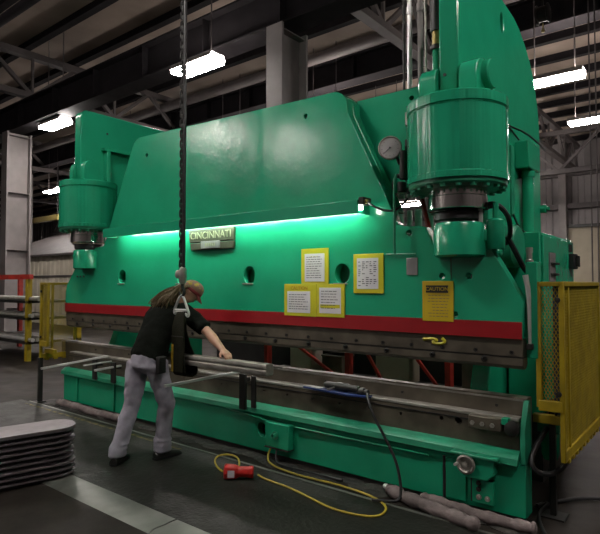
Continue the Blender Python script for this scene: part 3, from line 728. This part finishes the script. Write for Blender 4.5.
# hand tool and hose lying at the die rail
ht = thing('pneumatic_tool', 'metal hand tool with blue blade resting on the die rail ledge', 'hand tool', (1.45, .02, .68))
MB().prism([(1.10, .0), (1.60, -.06), (1.80, -.01), (1.78, .045), (1.15, .045)], .682, .70, 'z').build('blade', M['blue'], ht, bevel=.003)
MB().prism([(1.10, .01), (1.30, -.02), (1.32, .04), (1.14, .05)], .70, .707, 'z').build('blade_edge', M['steelwhite'], ht)
MB().lathe((1.32, .03, .735), (1, -.05, 0), [(.02, 0), (.03, .02), (.03, .12), (.036, .13), (.036, .24), (.028, .26), (.028, .36), (.001, .36)], 14).build('tool_body', M['dark'], ht)
MB().bar((1.38, -.02, .705), (1.50, .02, .755), .028, .012).build('jaw', M['steelworn'], ht)
MB().lathe((1.66, .02, .72), (1, 0, 0), [(.025, 0), (.034, .01), (.034, .06), (.024, .07), (.024, .1), (.001, .1)], 14).build('handle', M['dark'], ht)
tag(MB().tube([(1.755, .015, .72), (1.80, -.06, .70), (1.88, -.11, .58), (1.98, -.12, .45), (2.10, -.14, .28), (2.16, -.18, .12), (2.17, -.22, .03), (2.12, -.28, .03), (2.0, -.33, .03)], .011, n=8, smooth=3).build('air_hose', M['black']), 'black hose hanging from the hand tool down the bed front', 'hose')

# ------------------------------------------------------------------ stack of pans at left
N = 9
for i in range(N):
    mb = MB(); z = .045*i; j = random.uniform(-.012, .012); x0, x1, ye = -.56+j*.6, -.20+j*.6, -1.365+random.uniform(-.008, .008)
    if i < 3: x1 += .012; ye += .01
    def outl(dw, r=.16):
        cx0, cx1 = x0+dw, x1-dw; e = ye-dw
        pts = [(cx0, -3.4+dw), (cx1, -3.4+dw)]
        for k in range(9):
            t = k/8*PI/2; pts.append((cx1-r+r*math.cos(t), e-r+r*math.sin(t)))
        for k in range(9):
            t = k/8*PI/2; pts.append((cx0+r-r*math.sin(t), e-r+r*math.cos(t)))
        return pts
    mb.prism(outl(.045), z, z+.030, 'z'); mb.mi = 1; mb.prism(outl(0), z+.030, z+.0445, 'z')  # recessed web coloured dark for the shade between pans
    if i == N-1: mb.prism(outl(0), z+.0445, z+.056, 'z')
    bmesh.ops.rotate(mb.bm, verts=mb.bm.verts, cent=(-.2, -1.365, 0), matrix=Matrix.Rotation(math.radians(-14), 3, 'Z'))
    where = ('bottom', 'second from bottom', 'third from bottom', 'fourth from bottom', 'middle', 'fourth from top', 'third from top', 'second from top', 'topmost')[i]+' of the stack at lower left'
    tag(mb.build('steel_pan', [M['dark'], M['galv']], bevel=.002), 'round-ended steel pan, '+where, 'steel pan', 'stacked steel pans')

# ------------------------------------------------------------------ workpiece, sling, chain hoist
mb = MB().prism([(-.555, .955), (-.475, .955), (-.470, .948), (-.470, .872), (-.478, .862), (-.552, .862), (-.558, .872), (-.558, .902), (-.550, .908), (-.550, .918), (-.558, .924), (-.558, .950)], -.62, 1.165, 'x')
tag(mb.build('steel_bar', M['steelworn'], bevel=.002), 'long grey steel bar hanging in the sling, steadied by the worker', 'steel bar')
sl = thing('lifting_sling', 'dark olive webbing sling wrapped around the steel bar', 'sling', (.12, -.515, .78))
def ribbon(path, w, th, m, name, parent):
    mb = MB(); n = len(path); R = []
    for i, (x, y, z, k) in enumerate(path):
        p = V((x, y, z)); a = V(path[max(i-1, 0)][:3]); b = V(path[min(i+1, n-1)][:3]); t = (b-a).normalized()
        s_ = V((1, 0, 0)); u = t.cross(s_).normalized()
        R.append([p+s_*w*k/2+u*th/2, p-s_*w*k/2+u*th/2, p-s_*w*k/2-u*th/2, p+s_*w*k/2-u*th/2])
    mb.rings(R); return mb.build(name, m, parent, bevel=.002)
ribbon([(.125, -.565, 1.345, .62), (.125, -.585, 1.30, .8), (.125, -.602, 1.20, 1), (.125, -.602, 1.0, 1.06), (.125, -.60, .90, 1.08), (.125, -.59, .80, 1.08), (.125, -.565, .768, 1.08), (.125, -.51, .755, 1.08), (.125, -.46, .768, 1.08), (.125, -.445, .80, 1.08), (.125, -.455, .9, 1.06), (.125, -.53, 1.05, 1.0), (.125, -.565, 1.18, .9), (.125, -.57, 1.30, .75), (.125, -.562, 1.345, .6)], .165, .012, M['web'], 'web_loop', sl)
MB().box((.045, -.613, .80), (.20, -.604, 1.12)).build('wear_pad', M['web'], sl, bevel=.003)
MB().box((.045, -.618, .80), (.072, -.605, 1.05)).build('yellow_edge', M['webyellow'], sl, bevel=.002)
MB().box((.04, -.612, 1.115), (.205, -.603, 1.125)).build('stitched_band', M['dark'], sl)
sk = thing('shackle', 'silver triangular shackle joining the hook to the sling', 'shackle', (.12, -.56, 1.33))
MB().tube([(.12, -.56, 1.50), (.155, -.56, 1.47), (.205, -.56, 1.37), (.225, -.56, 1.33), (.21, -.56, 1.30), (.18, -.56, 1.33), (.06, -.56, 1.35), (.03, -.56, 1.32), (.015, -.56, 1.35), (.035, -.56, 1.39), (.085, -.56, 1.47)], .012, n=8, smooth=2, closed=True).build('bow', M['steelwhite'], sk)
MB().cyl((.025, -.56, 1.36), (.215, -.56, 1.36), .012, n=12).build('pin', M['steelwhite'], sk)
ch = thing('chain_hoist', 'dark load chain with hook block hanging in front of the press', 'hoist', (.12, -.56, 1.5))
MB().lathe((.135, -.56, 1.60), (0, 0, 1), [(.001, 0), (.026, .0), (.034, .02), (.034, .13), (.026, .15), (.015, .16), (.001, .16)], 18).build('hook_block', M['steelworn'], ch)
MB().lathe((.09, -.56, 1.69), (0, -1, 0), [(.03, -.03), (.038, -.025), (.038, .025), (.03, .03), (.001, .03)], 20).build('sheave', M['steelworn'], ch)
MB().tube([(.13, -.56, 1.61), (.13, -.56, 1.57), (.155, -.56, 1.54), (.155, -.56, 1.505), (.125, -.56, 1.485), (.095, -.56, 1.50), (.09, -.56, 1.53)], lambda t: .017*(1-.5*t), n=10, smooth=3).build('hook', M['dark'], ch)
lk = MB(); a_ = .0185; b_ = .021
pts = [(a_*math.cos(q), 0, b_+a_*math.sin(q)) for q in [i*PI/6 for i in range(7)]] + [(a_*math.cos(q), 0, -b_+a_*math.sin(q)) for q in [PI+i*PI/6 for i in range(7)]]
lk.tube(pts, .0085, n=6, closed=True)
l0 = lk.build('chain_link', M['dark'], ch, loc=None)
# link mesh is authored about the origin: put it back there, then place copies along the chain
for v in l0.data.vertices: v.co += ORG[ch.name]
for i in range(95):
    o = l0 if i == 0 else l0.copy()
    if i: C.objects.link(o); o.parent = ch
    o.location = V((.115, -.56, 1.74+i*.0465))-ORG[ch.name]; o.rotation_euler = (0, 0, (PI/4 if i % 2 else -PI/4))
MB().tube([(.145, -.56, 1.70), (.146, -.56, 3.5), (.147, -.56, 6.2)], .016, n=8).build('chain_sleeve', M['black'], ch)
MB().box((-.1, -.75, 6.1), (.35, -.37, 6.5)).box((.08, -.60, 6.5), (.16, -.52, 7.5)).build('hoist_body', M['yellow'], ch, bevel=.02)
MB().box((-.25, -8, 7.45), (.5, 3.4, 7.6)).build('hoist_rail', M['beam'], ch)

# ------------------------------------------------------------------ worker
W = thing('person', 'person in dark t-shirt and faded jeans leaning over the steel bar, patterned cap', 'person', (-.1, -.76, 0))
W['label'] = 'person in a dark shirt, pale jeans and patterned cap leaning over the press'
def finish(o, vox, smooth=6, fac=.5):
    r = o.modifiers.new('merge', 'REMESH'); r.mode = 'VOXEL'; r.voxel_size = vox; r.use_smooth_shade = True
    s_ = o.modifiers.new('smooth', 'SMOOTH'); s_.factor = fac; s_.iterations = smooth
    return o
def ell(mb, path, n=18, front=None):
    """path: (point, half-width, half-depth[, front vector]); lofted elliptical limb with rounded ends"""
    pts = [V(p[0]) for p in path]; R = []
    k = len(path)
    def ring(c, t, a, b, fr):
        fr = V(fr); fr = (fr-t*fr.dot(t)).normalized(); sd = t.cross(fr).normalized()
        return [c+sd*a*math.cos(j*2*PI/n)+fr*b*math.sin(j*2*PI/n) for j in range(n)]
    F = front or (0, 1, 0)
    for i in range(k):
        t = (pts[min(i+1, k-1)]-pts[max(i-1, 0)]).normalized()
        a, b = path[i][1], path[i][2]
        if i == 0:
            for q in (.25, .7): R.append(ring(pts[0]-t*min(a, b)*.6*(1-q), t, a*q, b*q, F))
        R.append(ring(pts[i], t, a, b, F))
        if i == k-1:
            for q in (.7, .25): R.append(ring(pts[-1]+t*min(a, b)*.6*(1-q), t, a*q, b*q, F))
    return mb.rings(R)
# skeleton (metres, world)
hipL, hipR = V((-.205, -.795, .90)), V((-.02, -.735, .90))
kneeL, kneeR = V((-.225, -.85, .50)), V((.005, -.64, .50))
ankL, ankR = V((-.21, -1.00, .10)), V((-.02, -.66, .10))
waist = V((-.12, -.70, 1.03)); chest = V((-.19, -.54, 1.26))
shL, shR = V((-.39, -.45, 1.36)), V((.030, -.425, 1.335))
neckb = V((-.14, -.41, 1.425)); headc = V((-.030, -.335, 1.525))
elR, wrR = V((.345, -.425, 1.15)), V((.585, -.480, 1.022))
elL, wrL = V((-.44, -.36, 1.10)), V((-.34, -.46, 1.02))
fw = V((.52, .58, -.66)).normalized()                    # where the face points
up = (V((0.3, .35, 1)) - fw*V((0.12, .12, 1)).dot(fw)).normalized()
sd = fw.cross(up).normalized()                          # right side of the head
# --- body: one continuous surface (head, neck, trunk, arms, hands, legs)
mb = MB()
ell(mb, [(waist-V((0, .04, .10)), .145, .10), (waist, .135, .10), (chest, .155, .105), (neckb-V((0, .03, .06)), .13, .08)])
ell(mb, [(neckb-V((0, .02, .03)), .062, .062), (neckb.lerp(headc, .6), .055, .058), (headc-up*.05, .055, .06)])
mb2 = lambda f, r, u: headc+fw*f+sd*r+up*u
R = []
for f_, u_, a_, b_ in ((-.005, -.118, .030, .028), (.018, -.100, .046, .060), (.014, -.065, .060, .082), (.0, -.02, .072, .096), (-.004, .03, .076, .100), (-.008, .07, .068, .088), (-.01, .10, .045, .058), (-.01, .115, .015, .02)):
    R.append([headc+up*u_+fw*(f_+b_*math.sin(j*2*PI/20))+sd*a_*math.cos(j*2*PI/20) for j in range(20)])
mb.rings(R)
ell(mb, [(mb2(.085, 0, .02), .010, .010), (mb2(.103, 0, -.005), .014, .014), (mb2(.106, 0, -.024), .017, .013)])      # nose
ell(mb, [(mb2(.09, -.022, -.055), .007, .008), (mb2(.097, 0, -.054), .009, .009), (mb2(.09, .022, -.055), .007, .008)], front=fw)   # mouth
for s_ in (-1, 1):
    ell(mb, [(mb2(-.012, .076*s_, .028), .010, .020), (mb2(-.006, .082*s_, .0), .011, .018), (mb2(.0, .075*s_, -.028), .008, .010)], front=fw)   # ears
    ell(mb, [(mb2(.078, .034*s_-.016, .036), .008, .009), (mb2(.084, .034*s_, .037), .009, .010), (mb2(.078, .034*s_+.016, .036), .008, .009)], front=fw)  # brow
def armhand(sh, el, wr, knuckle, palmn, s_):
    ell(mb, [(sh, .055, .055), (sh.lerp(el, .4), .050, .052), (el, .041, .043), (el.lerp(wr, .3), .043, .045), (el.lerp(wr, .75), .032, .034), (wr, .025, .031)])
    d = (knuckle-wr).normalized(); pn = V(palmn); pn = (pn-d*pn.dot(d)).normalized(); sx = d.cross(pn).normalized()*s_
    ell(mb, [(wr, .029, .021), (wr.lerp(knuckle, .45), .038, .018), (knuckle, .042, .015)], front=pn)
    for q, L in ((-.032, .066), (-.011, .076), (.010, .071), (.030, .056)):
        b0 = knuckle+sx*q-d*.012; b1 = b0+d*L*.45+pn*.008; b2 = b1+d*L*.30+pn*.024; b3 = b2+d*L*.12+pn*.026
        ell(mb, [(b0, .0095, .0095), (b1, .009, .009), (b2, .008, .008), (b3, .007, .007)], 10, front=pn)
    t0 = wr+d*.025-sx*.024; t1 = t0+d*.03-sx*.026+pn*.012; t2 = t1+d*.03-sx*.006+pn*.02
    ell(mb, [(t0, .014, .013), (t1, .011, .011), (t2, .009, .009)], 10, front=pn)
armhand(shR, elR, wrR, V((.672, -.505, .990)), (0, 0, -1), 1)
armhand(shL, elL, wrL, V((-.31, -.515, .995)), (0, -.3, -1), -1)
for hp_, kn, an in ((hipL, kneeL, ankL), (hipR, kneeR, ankR)):
    ell(mb, [(hp_, .075, .08), (hp_.lerp(kn, .5), .066, .07), (kn, .05, .053), (kn.lerp(an, .3), .048, .052), (an, .034, .038)])
body = finish(mb.build('body', M['skin'], W), .0065, 4)
# --- face marks: eyes
for s_ in (-1, 1): MB().ball(mb2(.084, .031*s_, .018), .0095, 10, 8).build('eye', M['paper'], W)
# --- jeans
mb = MB()
ell(mb, [(waist-V((.0, .03, .05)), .158, .118), (V((-.115, -.765, .92)), .172, .128), (V((-.115, -.775, .84)), .175, .125)])
for hp_, kn, an, bend in ((hipL, kneeL, ankL, V((0, .01, 0))), (hipR, kneeR, ankR, V((0, .01, 0)))):
    ell(mb, [(hp_-V((0, 0, .02)), .098, .112), (hp_.lerp(kn, .45), .086, .098), (kn+bend, .070, .080), (kn.lerp(an, .35), .068, .078), (kn.lerp(an, .75), .062, .072), (an+V((0, 0, .035)), .066, .078), (an-V((0, 0, .02)), .072, .086)])
    for q in (.80, .90, .985):
        ell(mb, [(kn.lerp(an, q)-V((0, 0, .006)), .072+.006*math.sin(q*50), .084), (kn.lerp(an, q)+V((0, 0, .012)), .070, .080)])
jeans = finish(mb.build('jeans', M['jeans'], W), .011, 5)
tx = bpy.data.textures.new('folds', 'CLOUDS'); tx.noise_scale = .075; tx.noise_depth = 1
dm = jeans.modifiers.new('folds', 'DISPLACE'); dm.texture = tx; dm.strength = .022; dm.mid_level = .5; dm.texture_coords = 'GLOBAL'
# --- t-shirt
mb = MB()
ell(mb, [(waist-V((.0, .06, .115)), .188, .145), (waist+V((0, -.015, -.01)), .182, .148), (waist.lerp(chest, .5), .195, .155), (chest, .205, .155), (V((-.18, -.47, 1.35)), .19, .12), (V((-.155, -.43, 1.41)), .11, .085)])
ell(mb, [(V((-.175, -.46, 1.345)), .085, .085), (shR-V((.03, 0, 0)), .088, .088), (shR.lerp(elR, .35), .080, .080), (shR.lerp(elR, .80), .073, .075)])
ell(mb, [(V((-.175, -.46, 1.345)), .085, .085), (shL+V((.03, 0, 0)), .088, .088), (shL.lerp(elL, .35), .078, .078), (shL.lerp(elL, .75), .072, .072)])
shirt = finish(mb.build('t_shirt', M['shirt'], W), .011, 6)
tx2 = bpy.data.textures.new('shirt_folds', 'CLOUDS'); tx2.noise_scale = .11
dm = shirt.modifiers.new('folds', 'DISPLACE'); dm.texture = tx2; dm.strength = .025; dm.mid_level = .5; dm.texture_coords = 'GLOBAL'
MB().box((.09, -.82, .81), (.14, -.74, .96)).build('phone_pouch', M['shoe'], W, bevel=.01)
# --- hair: long strands from under the cap down the upper back
mb = MB(); rr = random.Random(11)
for i in range(120):
    t = rr.random(); a = rr.uniform(-1, 1)
    r0 = mb2(-.05-.05*rr.random(), .078*a, -.02+.05*rr.random())
    back = neckb + V((-.05, -.11, .0))
    e = back + V((rr.uniform(-.07, .11)+a*.05, -.02+rr.uniform(-.10, .05), rr.uniform(-.07, .02)))
    m1 = r0.lerp(e, .45)+V((-.01, -.015, .025+rr.uniform(-.015, .015)))
    mb.tube([r0, m1, e.lerp(m1, .3)+V((0, -.01, .02)), e], lambda u_, w=rr.uniform(.010, .016): w*(1-.75*u_), n=6, smooth=1)
for i in range(14):
    a = i/13*2-1
    mb.tube([mb2(-.03, .07*a, .04), mb2(-.10, .06*a, -.01), mb2(-.11, .05*a, -.07), neckb+V((-.05+.05*a, -.10, .03))], .024, n=8, smooth=1)
mb.build('hair', M['hair'], W)
# --- cap: domed crown, red band, short bill pointing where the face looks
mb = MB(); R = []
for i in range(9):
    q = i/8*PI/2; r_ = math.cos(q)
    R.append([mb2(-.006+.108*max(r_, .02)*math.sin(j*2*PI/28), .090*max(r_, .02)*math.cos(j*2*PI/28), .036+.092*math.sin(q)) for j in range(28)])
cap = mb.rings(R).build('cap', M['cap'], W)
R = []
for u_, k_ in ((.010, 1.0), (.014, 1.03), (.040, 1.03), (.044, 1.0)):
    R.append([mb2(-.006+.108*k_*math.sin(j*2*PI/28), .090*k_*math.cos(j*2*PI/28), u_) for j in range(28)])
MB().rings(R).build('cap_band', M['capred'], cap)
mb = MB(); T = []; Bt = []
for j in range(13):
    q = (j/12-.5)*1.9; T.append((math.sin(q)*.088, math.cos(q)))
ring_in = [mb2(-.006+.105*c_, s_, .026) for s_, c_ in T]; ring_out = [mb2(.055+.115*c_, s_*.95, -.004+.016*c_*-1) for s_, c_ in T]
vi = [mb.bm.verts.new(p) for p in ring_in]; vo = [mb.bm.verts.new(p) for p in ring_out]; vi2 = [mb.bm.verts.new(p-up*.006) for p in ring_in]; vo2 = [mb.bm.verts.new(p-up*.005) for p in ring_out]
for j in range(12):
    mb._f((vi[j], vi[j+1], vo[j+1], vo[j])); mb._f((vi2[j], vo2[j], vo2[j+1], vi2[j+1])); mb._f((vo[j], vo[j+1], vo2[j+1], vo2[j])); mb._f((vi[j], vi2[j], vi2[j+1], vi[j+1]))
mb._f((vi[0], vo[0], vo2[0], vi2[0])); mb._f((vi[12], vi2[12], vo2[12], vo[12]))
mb.build('cap_bill', M['capred'], cap)
# --- shoes
def shoe(an, d):
    d = V(d).normalized(); s_ = V((d.y, -d.x, 0)); c = V((an.x, an.y, 0))
    R = []
    for f_, w_, h_ in ((-.085, .012, .04), (-.08, .034, .075), (-.04, .042, .10), (.02, .044, .10), (.07, .047, .078), (.13, .050, .062), (.175, .044, .052), (.20, .028, .040), (.208, .010, .026)):
        ring = []
        for j in range(14):
            q = j*2*PI/14; ring.append(c+d*f_+s_*w_*math.cos(q)+V((0, 0, max(.016, h_*.5+h_*.5*math.sin(q)))))
        R.append(ring)
    sh = MB().rings(R).build('shoe', M['shoe'], W)
    pts = []
    for f_, w_ in ((-.09, .02), (-.075, .038), (-.03, .044), (.04, .046), (.10, .052), (.15, .05), (.19, .036), (.214, .012)): pts.append((f_, w_))
    loop = [c+d*f_+s_*w_ for f_, w_ in pts]+[c+d*f_-s_*w_ for f_, w_ in pts[::-1]]
    MB().prism([(p.x, p.y) for p in loop], .0125, .032, 'z').build('sole', M['black'], sh)
shoe(ankL, (-.55, .85, 0)); shoe(ankR, (.05, 1, 0))

# ------------------------------------------------------------------ behind the press
rk = thing('storage_rack', 'red braced rack seen through the opening between ram and bed', 'rack', (.6, 2.5, 0))
for x in (-1.6, -.1, 1.35, 2.2): MB().box((x, 2.45, 0), (x+.07, 2.55, 1.5)).build('post', M['rackred'], rk)
for a_, b_ in ((-1.5, -.1), (.05, .55), (.7, 1.35)):
    MB().bar((a_, 2.44, 1.0), (b_, 2.44, .25), .035).build('brace', M['rackred'], rk)
MB().box((-1.6, 2.46, .24), (2.27, 2.53, .30)).build('shelf_beam', M['rackred'], rk)
MB().box((-1.6, 2.55, .27), (2.27, 2.93, .30)).build('shelf', M['dark'], rk)
for i, (x, w, h, m) in enumerate(((-1.2, .4, .22, 'cream'), (-.6, .35, .14, 'steel'), (.3, .5, .2, 'tan'), (1.5, .4, .25, 'steel'))):
    h *= 2; t = MB().box((x, 2.60, .30), (x+w, 2.90, .30+h)).box((x-.01, 2.59, .30+h-.03), (x+w+.01, 2.91, .30+h)).build('parts_bin', M[m], bevel=.008)
    tag(t, ['cream bin on the red rack shelf behind the worker', 'low grey bin on the red rack shelf behind the bar', 'tan bin on the red rack shelf behind the hand tool', 'tall grey bin on the red rack shelf by the right frame'][i], 'bin')
sc = thing('welding_screen', 'dark screen standing far behind the press opening', 'screen', (0, 3.0, 0))
MB().box((-3.2, 2.98, .1), (2.6, 3.02, 1.75)).build('curtain', M['dark'], sc)
for x in (-3.2, -.3, 2.58): MB().box((x-.02, 2.96, 0), (x+.02, 3.04, 1.8)).build('post', M['black'], sc)
# vertical pipes and hose behind the crown
def pipe(x, y, r, m, label):
    tag(MB().cyl((x, y, 2.6), (x, y, 8.4), r, n=12).cyl((x, y, 4.02), (x, y, 4.09), r*1.35, n=12).build('service_pipe', M[m]), label, 'pipe')
PY = .605
pipe(1.86, PY-.02, .022, 'steelwhite', 'bright thin pipe rising behind the crown, left of the pair')
pipe(1.965, PY-.02, .024, 'colm', 'grey pipe rising behind the crown, right of the bright one')
pipe(1.82, PY-.05, .012, 'dark', 'thin dark pipe left of the bright pipe above the crown')
pipe(2.03, PY-.05, .010, 'steelworn', 'thinnest pale pipe above the crown, nearest the black hose')
pipe(2.12, PY-.03, .013, 'dark', 'thin dark pipe between the grey pipe and the black hose')
# hanging dark reel
hr = thing('hose_reel', 'round dark reel hanging from the roof at upper right', 'reel', (1.62, 6.0, 6.1))
MB().lathe((1.52, 6.0, 6.25), (1, 0, 0), [(.1, 0), (.16, .01), (.16, .03), (.13, .04), (.13, .18), (.16, .19), (.16, .21), (.1, .22)], 28).build('drum', M['dark'], hr)
MB().bar((1.63, 6.0, 6.38), (1.63, 6.0, 8.45), .03).build('hanger', M['dark'], hr)
MB().lathe((1.63, 6.0, 5.92), (0, 0, 1), [(.001, 0), (.03, .01), (.03, .05), (.012, .06), (.012, .16)], 10).build('hose_end', M['brassfit'], hr)
for x, lb in ((2.33, 'left of two thin drop cables at the right edge'), (2.42, 'right of two thin drop cables at the right edge')):
    tag(MB().cyl((x, 6.0, 1.6), (x, 6.0, 8.45), .011, n=6).build('drop_cable', M['truss']), lb, 'cable')
# small grey crate near right wall
bx = thing('workbench', 'grey bench standing before the back wall at far right', 'bench', (3.0, 6.2, 0))
MB().box((2.0, 5.9, 1.25), (3.6, 6.6, 1.60)).build('bench_cabinet', M['wall'], bx, bevel=.01)
for x in (2.05, 3.5): MB().box((x, 5.95, 0), (x+.06, 6.5, 1.25)).build('leg', M['dark'], bx)

# ------------------------------------------------------------------ far-left rack of tubes
lr = thing('tube_rack', 'red and yellow rack at the left edge holding long pale tubes', 'rack', (-8.6, 1.6, 0))
for x in (-7.35, -10.2):
    for y in (1.5, 2.6): MB().box((x-.05, y-.05, 0), (x+.05, y+.05, 1.76)).build('post', M['yellow'] if x > -8 else M['rackred'], lr, bevel=.006)
MB().box((-10.2, 1.44, 1.70), (-7.2, 1.52, 1.80)).build('top_rail', M['rackred'], lr)
for z in (.35, .85, 1.2): MB().box((-10.2, 1.45, z), (-7.3, 2.65, z+.05)).build('shelf_rail', M['dark'], lr)
MB().box((-9.2, 1.42, .85), (-9.12, 1.46, 1.70)).build('upright', M['steelwhite'], lr)
rr = random.Random(4)
k = 0
for z, n_ in ((.40, 4), (.90, 4), (1.25, 3)):
    for i in range(n_):
        y = 1.52+i*.11; L_ = rr.uniform(-7.25, -6.9)
        t = MB().cyl((-10.6+rr.uniform(-.2, .2), y, z+.045), (L_, y+rr.uniform(-.02, .02), z+.045), .042, n=12).build('steel_tube', M['steelworn' if (i+k) % 3 else 'steelwhite'])
        lev = {.40: 'bottom', .90: 'middle', 1.25: 'upper'}[z]
        tag(t, '%s pale tube on the %s level of the red and yellow rack' % (('front', 'second', 'third', 'rearmost')[i], lev), 'tube', 'tubes on the left rack')
    k += 1
yb = thing('yellow_stand', 'small yellow post stand between the left rack and the press', 'stand', (-7.0, 3.4, 0))
MB().box((-7.05, 3.35, 0), (-6.95, 3.45, 2.0)).build('post', M['yellow'], yb, bevel=.006)
MB().box((-7.3, 3.3, 1.0), (-6.6, 3.5, 1.12)).build('crossbar', M['yellow'], yb, bevel=.006)
MB().box((-7.25, 3.2, 0), (-6.75, 3.6, .03)).build('base', M['yellow'], yb)

cr = thing('crane_bridge', 'small yellow crane beam far off beside the left column, under the roof', 'crane', (-23, 9.5, 4.7))
MB().box((-25.6, 9.4, 4.75), (-21.6, 9.6, 5.02)).build('bridge_beam', M['brassfit'], cr, bevel=.01)
for x in (-25.5, -21.8): MB().cyl((x, 9.5, 5.1), (x, 9.5, 8.6), .03, n=8).build('hanger', M['beam'], cr)

# ------------------------------------------------------------------ camera, world, view
th = math.radians(51.409); pt = math.atan(17/540)
d0 = V((-math.cos(th), math.sin(th), 0)); d = d0*math.cos(pt)+V((0, 0, 1))*math.sin(pt)
cam = bpy.data.cameras.new('camera'); co = bpy.data.objects.new('camera', cam); C.objects.link(co)
co.location = (4.0761, -3.7704, 1.6); co.rotation_euler = d.to_track_quat('-Z', 'Y').to_euler()
cam.sensor_fit = 'HORIZONTAL'; cam.sensor_width = 36; cam.lens = 540/600*36; cam.clip_end = 300; cam.clip_start = .05
bpy.context.scene.camera = co
w = bpy.data.worlds.new('world'); bpy.context.scene.world = w; w.use_nodes = True
w.node_tree.nodes['Background'].inputs[0].default_value = (.5, .5, .55, 1); w.node_tree.nodes['Background'].inputs[1].default_value = .05
vs = bpy.context.scene.view_settings
vs.view_transform = 'Standard'; vs.look = 'None'; vs.exposure = .30; vs.gamma = 1; vs.use_curve_mapping = False
